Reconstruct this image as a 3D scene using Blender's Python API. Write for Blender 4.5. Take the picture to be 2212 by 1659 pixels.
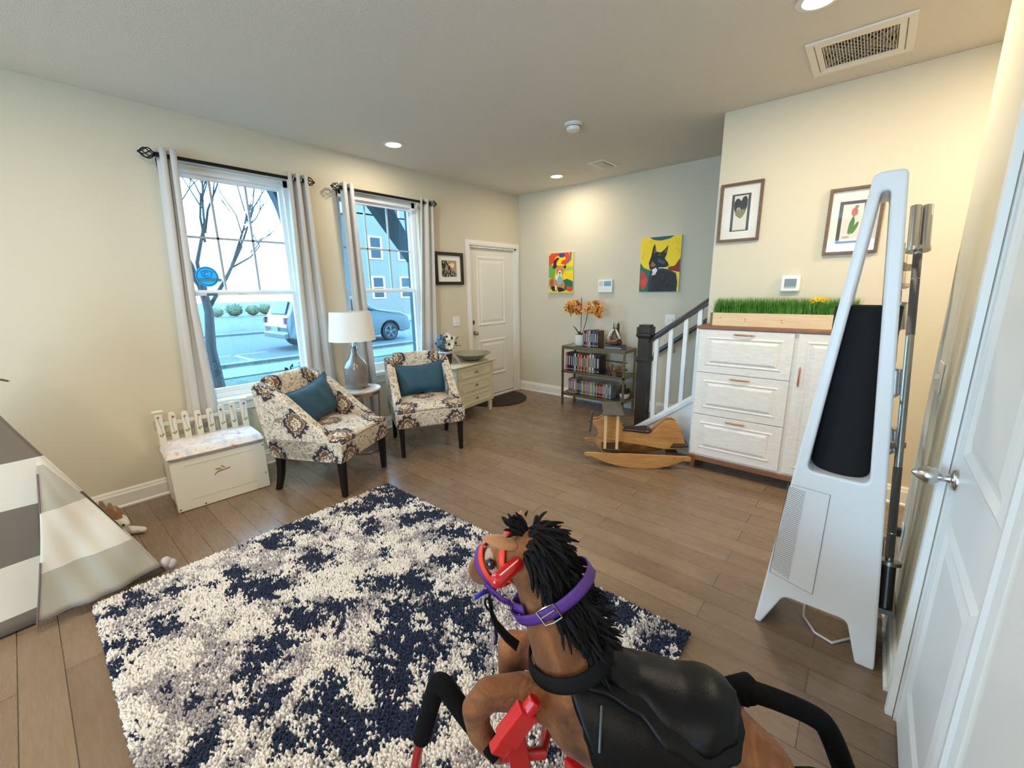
import bpy, bmesh, math, random
from mathutils import Vector, Matrix, Quaternion
PI = math.pi
def R(d): return math.radians(d)
sc = bpy.context.scene
for o in list(bpy.data.objects): bpy.data.objects.remove(o)
COL = sc.collection
# ------------------------------------------------------------------ camera
F_PX, YAW, PITCH, ROLL, CAM_H = 899.46, 0.70681, 0.223205, -0.0163438, 1.4803
fw = Vector((math.cos(YAW)*math.cos(PITCH), math.sin(YAW)*math.cos(PITCH), -math.sin(PITCH)))
rt = Vector((math.sin(YAW), -math.cos(YAW), 0)); up = rt.cross(fw)
r2 = rt*math.cos(ROLL)+up*math.sin(ROLL); u2 = -rt*math.sin(ROLL)+up*math.cos(ROLL)
cam = bpy.data.cameras.new('camera'); camo = bpy.data.objects.new('camera', cam); COL.objects.link(camo)
M = Matrix((r2, u2, -fw)).transposed().to_4x4(); M.translation = (0, 0, CAM_H)
camo.matrix_world = M
cam.sensor_width = 36; cam.lens = F_PX/2212*36; cam.clip_start = 0.02; cam.clip_end = 300
sc.camera = camo
# ------------------------------------------------------------------ world, sun, exposure
w = bpy.data.worlds.new('world'); sc.world = w; w.use_nodes = True
bg = w.node_tree.nodes['Background']; bg.inputs[0].default_value = (0.42, 0.72, 1.0, 1); bg.inputs[1].default_value = 14.5
sun = bpy.data.lights.new('sun', 'SUN'); sun.energy = 14; sun.angle = 0.01; sun.color = (1, .93, .85)
so = bpy.data.objects.new('sun', sun); COL.objects.link(so)
so.rotation_euler = Vector((0.25, 1, -0.42)).to_track_quat('-Z', 'Y').to_euler()
sc.view_settings.view_transform = 'Standard'; sc.view_settings.look = 'None'
sc.view_settings.gamma = 1; sc.view_settings.use_curve_mapping = False
sc.view_settings.exposure = 0.0
sc.cycles.max_bounces = 10; sc.cycles.diffuse_bounces = 6; sc.cycles.glossy_bounces = 4
sc.cycles.transparent_max_bounces = 12; sc.cycles.use_denoising = True
sc.cycles.sample_clamp_indirect = 6; sc.cycles.caustics_reflective = False; sc.cycles.caustics_refractive = False
def area(name, loc, size, energy, color, rot=(0,0,0), size_y=None, shape='DISK', spread=PI):
    l = bpy.data.lights.new(name, 'AREA'); l.shape = shape; l.size = size; l.energy = energy; l.color = color; l.spread = spread
    if size_y: l.shape = 'RECTANGLE'; l.size_y = size_y
    o = bpy.data.objects.new(name, l); COL.objects.link(o); o.location = loc; o.rotation_euler = rot; return o
# daylight entering the two front windows and the patio door behind the camera (sky portals)
for n, loc, sx, sy, rot in (('window_portal', (1.27, 4.10, 1.52), .86, 1.75, (R(-90), 0, 0)),
                            ('window_portal', (2.57, 4.10, 1.52), .86, 1.75, (R(-90), 0, 0)),
                            ('patio_portal', (-3.62, .9, 1.25), 2.2, 2.3, (0, R(-90), 0))):
    po = area(n, loc, sx, 1, (1, 1, 1), rot, sy); po.data.cycles.is_portal = True
WARM = (1.0, .86, .66)
# ------------------------------------------------------------------ materials
MC = {}
def mat(name, col, rough=.5, metal=0, bump=0, bscale=60, var=0, vscale=8, sheen=0, coat=0, spec=.5, emit=0, alpha=1):
    if name in MC: return MC[name]
    m = bpy.data.materials.new(name); m.use_nodes = True; MC[name] = m
    nt = m.node_tree; b = nt.nodes['Principled BSDF']
    b.inputs['Base Color'].default_value = (*col, 1); b.inputs['Roughness'].default_value = rough
    b.inputs['Metallic'].default_value = metal; b.inputs['Specular IOR Level'].default_value = spec
    if sheen: b.inputs['Sheen Weight'].default_value = sheen; b.inputs['Sheen Roughness'].default_value = .4
    if coat: b.inputs['Coat Weight'].default_value = coat; b.inputs['Coat Roughness'].default_value = .15
    if emit: b.inputs['Emission Color'].default_value = (*col, 1); b.inputs['Emission Strength'].default_value = emit
    tc = nt.nodes.new('ShaderNodeTexCoord')
    if var:
        n = nt.nodes.new('ShaderNodeTexNoise'); n.inputs['Scale'].default_value = vscale; n.inputs['Detail'].default_value = 4
        nt.links.new(tc.outputs['Object'], n.inputs['Vector'])
        mr = nt.nodes.new('ShaderNodeMapRange'); mr.inputs[1].default_value = .25; mr.inputs[2].default_value = .75
        mr.inputs[3].default_value = 1-var; mr.inputs[4].default_value = 1+var
        nt.links.new(n.outputs[0], mr.inputs[0])
        mx = nt.nodes.new('ShaderNodeVectorMath'); mx.operation = 'SCALE'; mx.inputs[0].default_value = col
        nt.links.new(mr.outputs[0], mx.inputs[3]); nt.links.new(mx.outputs[0], b.inputs['Base Color'])
    if bump:
        n = nt.nodes.new('ShaderNodeTexNoise'); n.inputs['Scale'].default_value = bscale; n.inputs['Detail'].default_value = 3
        nt.links.new(tc.outputs['Object'], n.inputs['Vector'])
        bp = nt.nodes.new('ShaderNodeBump'); bp.inputs['Strength'].default_value = bump; bp.inputs['Distance'].default_value = .01
        nt.links.new(n.outputs[0], bp.inputs['Height']); nt.links.new(bp.outputs[0], b.inputs['Normal'])
    return m
class NG:                      # tiny node-graph helper
    def __init__(s, m): s.nt = m.node_tree; s.b = s.nt.nodes['Principled BSDF']
    def n(s, t, **k):
        x = s.nt.nodes.new(t)
        for a, v in k.items(): setattr(x, a, v)
        return x
    def l(s, a, b): s.nt.links.new(a, b)
    def math(s, op, a, b=None, c=None):
        x = s.n('ShaderNodeMath', operation=op)
        for i, v in enumerate((a, b, c)):
            if v is None: continue
            if isinstance(v, (int, float)): x.inputs[i].default_value = v
            else: s.l(v, x.inputs[i])
        return x.outputs[0]
    def mix(s, f, a, b):
        x = s.n('ShaderNodeMix', data_type='RGBA')
        for i, v in ((0, f), (6, a), (7, b)):
            if isinstance(v, (int, float)): x.inputs[i].default_value = v
            elif isinstance(v, tuple): x.inputs[i].default_value = (*v, 1)
            else: s.l(v, x.inputs[i])
        return x.outputs[2]
    def ramp(s, f, pts, const=False):
        x = s.n('ShaderNodeValToRGB'); cr = x.color_ramp
        if const: cr.interpolation = 'CONSTANT'
        while len(cr.elements) < len(pts): cr.elements.new(.5)
        for e, (p, c) in zip(cr.elements, pts): e.position = p; e.color = (*c, 1)
        s.l(f, x.inputs[0]); return x.outputs[0]
    def noise(s, vec, scale, detail=3, rough=.5, dist=0):
        x = s.n('ShaderNodeTexNoise'); x.inputs['Scale'].default_value = scale; x.inputs['Detail'].default_value = detail
        x.inputs['Roughness'].default_value = rough; x.inputs['Distortion'].default_value = dist
        s.l(vec, x.inputs['Vector']); return x.outputs[0]
    def mapping(s, vec, scale=(1,1,1), rot=(0,0,0), loc=(0,0,0)):
        x = s.n('ShaderNodeMapping'); x.inputs['Scale'].default_value = scale; x.inputs['Rotation'].default_value = rot
        x.inputs['Location'].default_value = loc; s.l(vec, x.inputs[0]); return x.outputs[0]
    def bump(s, h, st=.3, d=.01):
        x = s.n('ShaderNodeBump'); x.inputs['Strength'].default_value = st; x.inputs['Distance'].default_value = d
        s.l(h, x.inputs['Height']); s.l(x.outputs[0], s.b.inputs['Normal'])
def wood(name, c1, c2, scale=(1, 12, 12), rough=.45, bands=3.0, coat=0):
    if name in MC: return MC[name]
    m = mat(name, c1, rough, coat=coat); g = NG(m)
    tc = g.n('ShaderNodeTexCoord').outputs['Object']; v = g.mapping(tc, scale)
    n1 = g.noise(v, bands, 6, .6, 1.2); n2 = g.noise(g.mapping(tc, tuple(s*4 for s in scale)), bands*2, 3)
    f = g.math('ADD', g.math('MULTIPLY', n1, .75), g.math('MULTIPLY', n2, .25))
    g.l(g.ramp(f, [(.3, c1), (.62, c2)]), g.b.inputs['Base Color']); g.bump(f, .15, .002); return m
# ------------------------------------------------------------------ mesh builder
class MB:
    def __init__(s): s.v = []; s.f = []; s.m = []
    def add(s, vs, fs, mi=0):
        k = len(s.v); s.v += [tuple(p) for p in vs]; s.f += [tuple(i+k for i in f) for f in fs]; s.m += [mi]*len(fs); return s
    def box(s, x0, x1, y0, y1, z0, z1, mi=0, M=None):
        vs = [(x, y, z) for x in (x0, x1) for y in (y0, y1) for z in (z0, z1)]
        if M: vs = [M @ Vector(p) for p in vs]
        return s.add(vs, [(0,1,3,2),(4,6,7,5),(0,4,5,1),(2,3,7,6),(0,2,6,4),(1,5,7,3)], mi)
    def hexa(s, bot, top, mi=0):
        n = len(bot); return s.add(list(bot)+list(top), [tuple(range(n))[::-1], tuple(range(n, 2*n))]+[(i,(i+1)%n,n+(i+1)%n,n+i) for i in range(n)], mi)
    def prism(s, poly, fn, a, b, mi=0):
        """poly 2-D outline, fn(p, depth) -> 3-D point"""
        return s.hexa([fn(p, a) for p in poly], [fn(p, b) for p in poly], mi)
    def tube(s, pts, r, n=10, mi=0, caps=True, closed=False):
        pts = [Vector(p) for p in pts]; N = len(pts); rr = r if isinstance(r, (list, tuple)) else [r]*N
        vs = []; fs = []; prev = None
        for i, p in enumerate(pts):
            if closed: t = pts[(i+1) % N]-pts[i-1]
            else: t = pts[min(i+1, N-1)]-pts[max(i-1, 0)]
            t = t.normalized() if t.length > 1e-9 else Vector((0, 0, 1))
            if prev is None: a = t.orthogonal().normalized()
            else: a = (prev-t*prev.dot(t)); a = a.normalized() if a.length > 1e-6 else t.orthogonal().normalized()
            prev = a; b = t.cross(a)
            for k in range(n):
                q = 2*PI*k/n; vs.append(p+(a*math.cos(q)+b*math.sin(q))*rr[i])
        for i in range(N if closed else N-1):
            j = (i+1) % N
            for k in range(n): fs.append((i*n+k, i*n+(k+1)%n, j*n+(k+1)%n, j*n+k))
        if caps and not closed: fs += [tuple(range(n))[::-1], tuple((N-1)*n+k for k in range(n))]
        return s.add(vs, fs, mi)
    def cyl(s, p, q, r, r1=None, n=20, mi=0): return s.tube([p, q], [r, r if r1 is None else r1], n, mi)
    def lathe(s, prof, n=32, M=None, mi=0, sq=None):
        vs = []; fs = []
        for r, z in prof:
            for k in range(n):
                a = 2*PI*k/n; c, d = math.cos(a), math.sin(a); rr = r
                if sq: e = sq; rr = r/((abs(c)**e+abs(d)**e)**(1/e))
                vs.append((rr*c, rr*d, z))
        N = len(prof)
        for i in range(N-1):
            for k in range(n): fs.append((i*n+k, i*n+(k+1)%n, (i+1)*n+(k+1)%n, (i+1)*n+k))
        if prof[0][0] > 1e-5: fs.append(tuple(range(n))[::-1])
        if prof[-1][0] > 1e-5: fs.append(tuple((N-1)*n+k for k in range(n)))
        if M: vs = [M @ Vector(p) for p in vs]
        return s.add(vs, fs, mi)
    def ell(s, c, r, M=None, n=16, mi=0):
        if isinstance(r, (int, float)): r = (r, r, r)
        vs = []; fs = []; h = n//2
        for i in range(h+1):
            t = PI*i/h
            for k in range(n):
                a = 2*PI*k/n; p = Vector((r[0]*math.sin(t)*math.cos(a), r[1]*math.sin(t)*math.sin(a), r[2]*math.cos(t)))
                if M: p = M @ p
                vs.append(Vector(c)+p)
        for i in range(h):
            for k in range(n): fs.append((i*n+k, (i+1)*n+k, (i+1)*n+(k+1)%n, i*n+(k+1)%n))
        return s.add(vs, fs, mi)
    def chain(s, pts, step=.35, n=14):
        """overlapping balls along tapered segments; a voxel remesh makes them one skin. pts=(x,y,z,r)"""
        for a, b in zip(pts, pts[1:]):
            L = (Vector(b[:3])-Vector(a[:3])).length; k = max(1, int(L/(min(a[3], b[3])*step))+1)
            for i in range(k+1):
                t = i/k; s.ell([a[j]+(b[j]-a[j])*t for j in range(3)], a[3]+(b[3]-a[3])*t, n=n)
        return s
    def grid(s, fn, nu, nv, mi=0, closeu=False):
        vs = [fn(i/(nu if closeu else nu-1), j/(nv-1)) for i in range(nu) for j in range(nv)]; fs = []
        for i in range(nu if closeu else nu-1):
            for j in range(nv-1):
                k = (i+1) % nu; fs.append((i*nv+j, k*nv+j, k*nv+j+1, i*nv+j+1))
        return s.add(vs, fs, mi)
    def frustum(s, u0, u1, v0, v1, d0, d1, ins, fn, mi=0):
        """rectangle raised from depth d0 to d1 with bevel ins; fn(u,v,d)->point"""
        a = [fn(u, v, d0) for u, v in ((u0,v0),(u1,v0),(u1,v1),(u0,v1))]
        b = [fn(u, v, d1) for u, v in ((u0+ins,v0+ins),(u1-ins,v0+ins),(u1-ins,v1-ins),(u0+ins,v1-ins))]
        return s.hexa(a, b, mi)
    def rim(s, u0, u1, v0, v1, wd, d0, d1, fn, mi=0):
        """moulding: a raised ridge around a rectangle"""
        for t in range(3): pass
        o = [(u0,v0),(u1,v0),(u1,v1),(u0,v1)]; h = wd/2
        m_ = [(u0+h,v0+h),(u1-h,v0+h),(u1-h,v1-h),(u0+h,v1-h)]; i_ = [(u0+wd,v0+wd),(u1-wd,v0+wd),(u1-wd,v1-wd),(u0+wd,v1-wd)]
        vs = [fn(*p, d0) for p in o]+[fn(*p, d1) for p in m_]+[fn(*p, d0) for p in i_]
        return s.add(vs, [(a+k, a+(k+1)%4, a+4+(k+1)%4, a+4+k) for a in (0, 4) for k in range(4)], mi)
    def build(s, name, mats, parent=None, smooth=False, bevel=0, loc=None, ang=40, remesh=0, sm=0, solid=0, uv=False, sub=0, bseg=2):
        me = bpy.data.meshes.new(name); me.from_pydata(s.v, [], s.f); me.update()
        if not isinstance(mats, (list, tuple)): mats = [mats]
        for m in mats: me.materials.append(m)
        if len(mats) > 1: me.polygons.foreach_set('material_index', s.m)
        bm = bmesh.new(); bm.from_mesh(me)
        if not remesh: bmesh.ops.recalc_face_normals(bm, faces=bm.faces)
        bm.to_mesh(me); bm.free()
        if smooth:
            me.polygons.foreach_set('use_smooth', [True]*len(me.polygons))
            if not remesh: me.set_sharp_from_angle(angle=R(ang))
        if uv: boxuv(me)
        o = bpy.data.objects.new(name, me); COL.objects.link(o)
        if parent: o.parent = parent
        if loc: o.location = loc
        if remesh:
            d = o.modifiers.new('skin', 'REMESH'); d.mode = 'VOXEL'; d.voxel_size = remesh; d.use_smooth_shade = True
        if sm:
            d = o.modifiers.new('soft', 'SMOOTH'); d.iterations = sm; d.factor = .5
        if solid:
            d = o.modifiers.new('thick', 'SOLIDIFY'); d.thickness = solid; d.offset = 0
        if bevel:
            d = o.modifiers.new('edge', 'BEVEL'); d.width = bevel; d.segments = bseg; d.limit_method = 'ANGLE'; d.angle_limit = R(35)
        if sub:
            d = o.modifiers.new('sub', 'SUBSURF'); d.levels = sub; d.render_levels = sub
        return o
def boxuv(me):
    uv = me.uv_layers.new(name='uv')
    for p in me.polygons:
        n = p.normal; a = max(range(3), key=lambda i: abs(n[i]))
        for li in p.loop_indices:
            c = me.vertices[me.loops[li].vertex_index].co
            uv.data[li].uv = ((c.y, c.z), (c.x, c.z), (c.y, c.x))[a]
def tag(o, label=None, cat=None, group=None, kind=None):
    if label: o['label'] = label
    if cat: o['category'] = cat
    if group: o['group'] = group
    if kind: o['kind'] = kind
    return o
def thing(name, label, cat, loc=(0,0,0), rz=0, group=None):
    o = bpy.data.objects.new(name, None); COL.objects.link(o); o.empty_display_size = .05
    o.location = loc; o.rotation_euler = (0, 0, rz); return tag(o, label, cat, group)
def struct(name, mb, mats, **k): return tag(mb.build(name, mats, **k), kind='structure')
def kids(o): return [c for c in bpy.data.objects if c.parent == o]
def copy_tree(o, parent=None):
    c = o.copy(); COL.objects.link(c)
    if parent: c.parent = parent
    for ch in kids(o): copy_tree(ch, c)
    return c
def rotm(x=0, y=0, z=0): return Matrix.Rotation(z, 4, 'Z') @ Matrix.Rotation(y, 4, 'Y') @ Matrix.Rotation(x, 4, 'X')
def TR(loc, x=0, y=0, z=0): return Matrix.Translation(loc) @ rotm(x, y, z)
rnd = random.Random(7)
# ------------------------------------------------------------------ room shell
CH, YW, XF, XC, YC, YR = 2.74, 3.92, 4.80, 3.69, 1.02, -0.245
BX, BY = -3.6, -4.2                       # back wall, kitchen wall
wallm = mat('wall_paint', (.66, .605, .475), .85, bump=.12, bscale=180)
ceilm = mat('ceiling_paint', (.74, .69, .60), .9, bump=.35, bscale=160)
white = mat('white_trim', (.80, .78, .72), .35)
cool_white = mat('white_door_paint', (.80, .80, .78), .32)
# floor: hardwood planks running along Y
fm = mat('plank_floor', (.2, .14, .1), .3); g = NG(fm)
tc = g.n('ShaderNodeTexCoord').outputs['Object']
br = g.n('ShaderNodeTexBrick'); br.offset = .37; br.offset_frequency = 2; br.squash = 1
for k, v in (('Scale', 1), ('Mortar Size', .0016), ('Mortar Smooth', .1), ('Bias', 0), ('Brick Width', 1.15), ('Row Height', .127)): br.inputs[k].default_value = v
br.inputs['Color1'].default_value = (0, 0, 0, 1); br.inputs['Color2'].default_value = (1, 1, 1, 1); br.inputs['Mortar'].default_value = (.5, .5, .5, 1)
g.l(g.mapping(tc, rot=(0, 0, R(90))), br.inputs['Vector'])
gr = g.noise(g.mapping(tc, (26, 2.2, 1)), 3.2, 8, .65, .8); gr2 = g.noise(g.mapping(tc, (3, .8, 1)), 2.0, 4)
plank = g.math('ADD', g.math('MULTIPLY', br.outputs['Color'], .20), g.math('ADD', g.math('MULTIPLY', gr, .28), g.math('ADD', g.math('MULTIPLY', gr2, .38), .09)))
base = g.ramp(plank, [(.2, (.130, .080, .046)), (.5, (.200, .132, .082)), (.85, (.285, .198, .128))])
g.l(g.mix(br.outputs['Fac'], base, (.045, .030, .020)), g.b.inputs['Base Color'])
g.l(g.math('ADD', g.math('MULTIPLY', gr, .25), .14), g.b.inputs['Roughness'])
g.bump(g.math('SUBTRACT', g.math('MULTIPLY', g.noise(g.mapping(tc, (14, 3, 1)), 2.5, 3), .35), br.outputs['Fac']), .22, .004)
struct('floor', MB().box(BX-.1, XF+.2, BY-.1, YW+.14, -.12, 0), fm)
struct('ceiling', MB().box(BX-.1, XF+.2, BY-.1, YW+.14, CH, CH+.12), ceilm)
WIN = ((.82, 1.72), (2.12, 3.05)); WZ0, WZ1 = .62, 2.42; DX0, DX1, DZ = 3.80, 4.72, 2.035
def wall_holes(xs, holes, z1, fn, T):     # xs range, holes (x0,x1,z0,z1)
    mb = MB(); x = xs[0]
    for h in holes:
        mb.box(*fn(x, h[0]), 0, z1); mb.box(*fn(h[0], h[1]), h[3], z1)
        if h[2] > 0: mb.box(*fn(h[0], h[1]), 0, h[2])
        x = h[1]
    mb.box(*fn(x, xs[1]), 0, z1); return mb
struct('wall_front', wall_holes((BX-.1, XF+.2), [(*WIN[0], WZ0, WZ1), (*WIN[1], WZ0, WZ1), (DX0, DX1, 0, DZ)], CH,
       lambda a, b: (a, b, YW, YW+.14), 0), wallm)
struct('wall_entry', MB().box(XF, XF+.14, BY, YW, 0, CH), wallm)
struct('wall_stair', MB().box(XC, XC+.12, BY, YC, 0, CH), wallm, bevel=.004)
mb = MB(); mb.box(.80, 1.04-.09+.0, YR-.10, YR, 0, CH)
mb = MB().box(.55, 1.03, YR-.12, YR, 0, CH).box(1.74, 2.55, YR-.12, YR, 0, CH).box(1.03, 1.74, YR-.12, YR, 2.05, CH).box(2.43, 2.55, BY, YR-.12, 0, CH)
mb.box(.55, .67, -1.1, YR-.12, 0, CH).box(.67, 2.43, -1.1, -1.0, 0, CH)
struct('wall_closet', mb, wallm, bevel=.004)
struct('wall_kitchen', MB().box(BX, XF, BY-.1, BY, 0, CH), wallm)
struct('wall_back', MB().box(BX-.1, BX, BY, -.3, 0, CH).box(BX-.1, BX, 2.1, YW, 0, CH).box(BX-.1, BX, -.3, 2.1, 2.4, CH), wallm)
# unseen upper-storey block, added to shade the front yard as the house does
struct('trim_unseen_storey', MB().box(-14, 20, BY-.1, YW+.14, CH+.14, 8.6), mat('siding', (.5, .52, .55), .8))
struct('ground', MB().box(-60, 90, YW+.16, 110, -.6, -.35), (lambda: None)() or mat('lawn', (.030, .042, .024), .95, var=.5, vscale=1.2))
struct('trim_foundation', MB().box(-14, 20, YW+.02, YW+.14, -.6, -.125), mat('concrete', (.085, .085, .085), .9))
def bboard(name, path, t=.016):
    """skirting with a moulded cap along a polyline of (x, y) with the room on the left-hand side"""
    mb = MB()
    for (x0, y0), (x1, y1) in zip(path, path[1:]):
        d = Vector((x1-x0, y1-y0, 0)).normalized(); nn = Vector((-d.y, d.x, 0))
        prof = [(0, 0), (t+.008, 0), (t+.008, .012), (t, .02), (t, .098), (t-.005, .108), (t-.007, .122), (t-.012, .132), (0, .132)]
        mb.prism(prof, lambda p, s, a=Vector((x0, y0, 0)), d=d, nn=nn: a+d*s+nn*p[0]+Vector((0, 0, p[1])), 0, (Vector((x1-x0, y1-y0, 0))).length)
    return struct(name, mb, white)
bboard('baseboard_front', [(3.70, YW), (BX, YW)])
bboard('baseboard_entry', [(XF, 1.60), (XF, YW)])
bboard('baseboard_stair', [(XC, BY), (XC, YC-.02)])
bboard('baseboard_closet', [(1.845, YR), (2.55, YR)][::-1][::-1] if 0 else [(1.845, YR), (2.565, YR)])
bboard('baseboard_hall', [(2.55, YR), (2.55, BY)])
# ------------------------------------------------------------------ windows
blue_vinyl = mat('vinyl_frame', (.82, .84, .86), .3)
gm = bpy.data.materials.new('pane_glass'); gm.use_nodes = True; nt = gm.node_tree; nt.nodes.clear()
ou = nt.nodes.new('ShaderNodeOutputMaterial'); mi = nt.nodes.new('ShaderNodeMixShader'); tr = nt.nodes.new('ShaderNodeBsdfTransparent'); gl = nt.nodes.new('ShaderNodeBsdfGlossy')
tr.inputs[0].default_value = (.80, .94, 1, 1); gl.inputs['Roughness'].default_value = .02; mi.inputs[0].default_value = .05
nt.links.new(tr.outputs[0], mi.inputs[1]); nt.links.new(gl.outputs[0], mi.inputs[2]); nt.links.new(mi.outputs[0], ou.inputs[0])
for k, (x0, x1) in enumerate(WIN):
    w_ = tag(MB().box(x0, x1, YW-.012, YW+.11, WZ0-.0, WZ0+.03).box(x0-.03, x1+.03, YW-.03, YW-.001, WZ0-.012, WZ0+.024).box(x0-.01, x1+.01, YW-.014, YW-.001, WZ0-.085, WZ0-.014)
             .build('window_%d' % (k+1), white, bevel=.003), kind='structure')
    fr = MB(); a, b = x0, x1; Y0, Y1 = YW+.055, YW+.125; zb, zt = WZ0+.03, WZ1
    for bx in ((a, a+.045, zb, zt), (b-.045, b, zb, zt), (a, b, zt-.06, zt), (a, b, zb, zb+.04)): fr.box(bx[0], bx[1], Y0, Y1, bx[2], bx[3])
    fr.build('window_frame', blue_vinyl, w_, bevel=.004)
    zm = 1.48
    for nm, z0, z1, yy in (('upper_sash', zm-.005, zt-.06, YW+.085), ('lower_sash', zb+.04, zm+.02, YW+.062)):
        s_ = MB(); f = .03; c, d = a+.045, b-.045
        for bx in ((c, c+f, z0, z1), (d-f, d, z0, z1), (c+f, d-f, z1-f, z1), (c+f, d-f, z0, z0+f+.008)): s_.box(bx[0], bx[1], yy, yy+.028, bx[2], bx[3])
        so_ = s_.build(nm, blue_vinyl, w_, bevel=.003)
        MB().box(c+f-.004, d-f+.004, yy+.012, yy+.016, z0+f, z1-f+.004).build('glass_pane', gm, so_)
        if nm == 'upper_sash':
            m_ = MB(); wv = (d-c-2*f)
            for t in (1/3, 2/3): m_.box(c+f+wv*t-.008, c+f+wv*t+.008, yy+.006, yy+.022, z0+f, z1-f)
            m_.box(c+f, d-f, yy+.006, yy+.022, 1.91-.008, 1.91+.008); m_.build('muntin_grid', mat('grey_muntin', (.42, .46, .52), .5), so_)
        else:
            MB().box(a+.40, a+.46, yy-.004, yy, zm, zm+.012).build('sash_lock', white, so_)
struct('window_3', MB().box(BX-.07, BX-.03, -.3, -.24, 0, 2.4).box(BX-.07, BX-.03, 2.04, 2.1, 0, 2.4).box(BX-.07, BX-.03, .87, .93, 0, 2.4).box(BX-.07, BX-.03, -.24, 2.04, 2.34, 2.4).box(BX-.07, BX-.03, -.24, 2.04, 0, .08), blue_vinyl)
# round badge stuck on the glass of the left window
tlm = bpy.data.materials.new('backlit_blue'); tlm.use_nodes = True; nt = tlm.node_tree; nt.nodes.clear()
ou = nt.nodes.new('ShaderNodeOutputMaterial'); tl_ = nt.nodes.new('ShaderNodeBsdfTranslucent'); tl_.inputs[0].default_value = (.16, .36, .44, 1); nt.links.new(tl_.outputs[0], ou.inputs[0])
bd = thing('window_sticker', 'round blue badge sticker with a shield outline on the left window pane', 'sticker', (1.030, YW+.0955, 1.617))
ya = lambda p, d: Vector((p[0], -d, p[1]))
circ = lambda r, n=40, cx=0, cy=0: [(cx+r*math.cos(2*PI*i/n), cy+r*math.sin(2*PI*i/n)) for i in range(n)]
MB().prism(circ(.078), ya, 0, .001).build('disc', tlm, bd)
mb = MB(); mb.prism([(-.062, -.038), (.092, -.038), (.098, -.020), (.084, -.012), (-.066, -.012)], ya, .0012, .002).build('banner', mat('sticker_mid', (.05, .36, .55), .5), bd)
mb = MB(); dk = mat('sticker_dark', (.01, .12, .26), .5)
mb.tube([(x, -.0016, z) for x, z in circ(.068)], .0030, 6, closed=True)
mb.tube([(x, -.0020, z) for x, z in ((-.036, .036), (0, .048), (.036, .036), (.030, .004), (0, -.014), (-.030, .004))], .0030, 6, closed=True)
mb.tube([(.018*math.cos(a)+0, -.0020, .020+.016*math.sin(a)) for a in [R(60+i*24) for i in range(11)]], .0024, 6)
mb.build('emblem', dk, bd)
tag(MB().box(1.00, 1.07, YW+.058, YW+.0615, 1.468, 1.488).build('window_sensor', mat('sensor_blue', (.05, .2, .36), .6)), 'small blue-grey alarm sensor on the meeting rail of the left window', 'sensor')
# ------------------------------------------------------------------ front door (door_1)
d1 = tag(MB().box(DX0+.03, DX1-.03, YW+.04, YW+.085, .035, DZ-.03).build('door_1', white, bevel=.002), kind='structure')
fy = lambda u, v, d: Vector((u, YW+.04-d, v))
pm = MB()
for z0, z1 in ((1.0, 1.91), (.30, .82)):
    pm.rim(3.965, 4.525, z0, z1, .045, .0, .009, fy); pm.frustum(4.02, 4.47, z0+.055, z1-.055, 0, .007, .03, fy)
pm.build('panel_moulding', white, d1)
nick = mat('satin_nickel', (.45, .41, .36), .25, 1); dnick = mat('dark_nickel', (.16, .13, .11), .35, 1)
kn = MB().cyl((3.872, YW+.041, .925), (3.872, YW+.030, .925), .032); kn.cyl((3.872, YW+.03, .925), (3.872, YW-.004, .925), .012)
kn.ell((3.872, YW-.022, .925), (.028, .024, .028), n=20); kn.build('door_knob', nick, d1, smooth=True)
kn = MB().cyl((3.858, YW+.041, 1.065), (3.858, YW+.025, 1.065), .030).box(3.855, 3.861, YW+.012, YW+.026, 1.048, 1.082); kn.build('deadbolt', dnick, d1, smooth=True)
for z in (1.765, 1.03, .30): MB().box(4.700, 4.722, YW+.030, YW+.042, z-.05, z+.05).cyl((4.712, YW+.030, z-.05), (4.712, YW+.030, z+.05), .007, n=10).build('hinge', nick, d1)
def casing(name, u0, u1, zt, wd, fn, m=white, kind=True):
    mb = MB(); prof = ((0, .018), (wd*.35, .020), (wd*.55, .014), (wd, .010))
    for (a, ta), (b, tb) in zip(prof, prof[1:]):
        mb.hexa([fn(u0-a, 0, 0), fn(u0-a, 0, ta), fn(u0-b, 0, tb), fn(u0-b, 0, 0)], [fn(u0-a, zt+a, 0), fn(u0-a, zt+a, ta), fn(u0-b, zt+b, tb), fn(u0-b, zt+b, 0)])
        mb.hexa([fn(u1+a, 0, 0), fn(u1+a, 0, ta), fn(u1+b, 0, tb), fn(u1+b, 0, 0)], [fn(u1+a, zt+a, 0), fn(u1+a, zt+a, ta), fn(u1+b, zt+b, tb), fn(u1+b, zt+b, 0)])
        mb.hexa([fn(u0-a, zt+a, 0), fn(u0-a, zt+a, ta), fn(u0-b, zt+b, tb), fn(u0-b, zt+b, 0)], [fn(u1+a, zt+a, 0), fn(u1+a, zt+a, ta), fn(u1+b, zt+b, tb), fn(u1+b, zt+b, 0)])
    return struct(name, mb, m)
casing('trim_1', DX0+.002, DX1-.002, DZ-.002, .062, lambda u, z, d: Vector((u, YW-.001-d, z)))
mb = MB().box(DX0, DX0+.028, YW, YW+.13, 0, DZ).box(DX1-.028, DX1, YW, YW+.13, 0, DZ).box(DX0, DX1, YW, YW+.13, DZ-.028, DZ).box(DX0+.028, DX1-.028, YW+.004, YW+.13, 0, .02)
struct('trim_2', mb, white)
struct('trim_3', MB().box(DX0+.03, DX1-.03, YW+.09, YW+.12, 0, DZ), mat('weatherstrip', (.04, .035, .03), .8))
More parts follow.
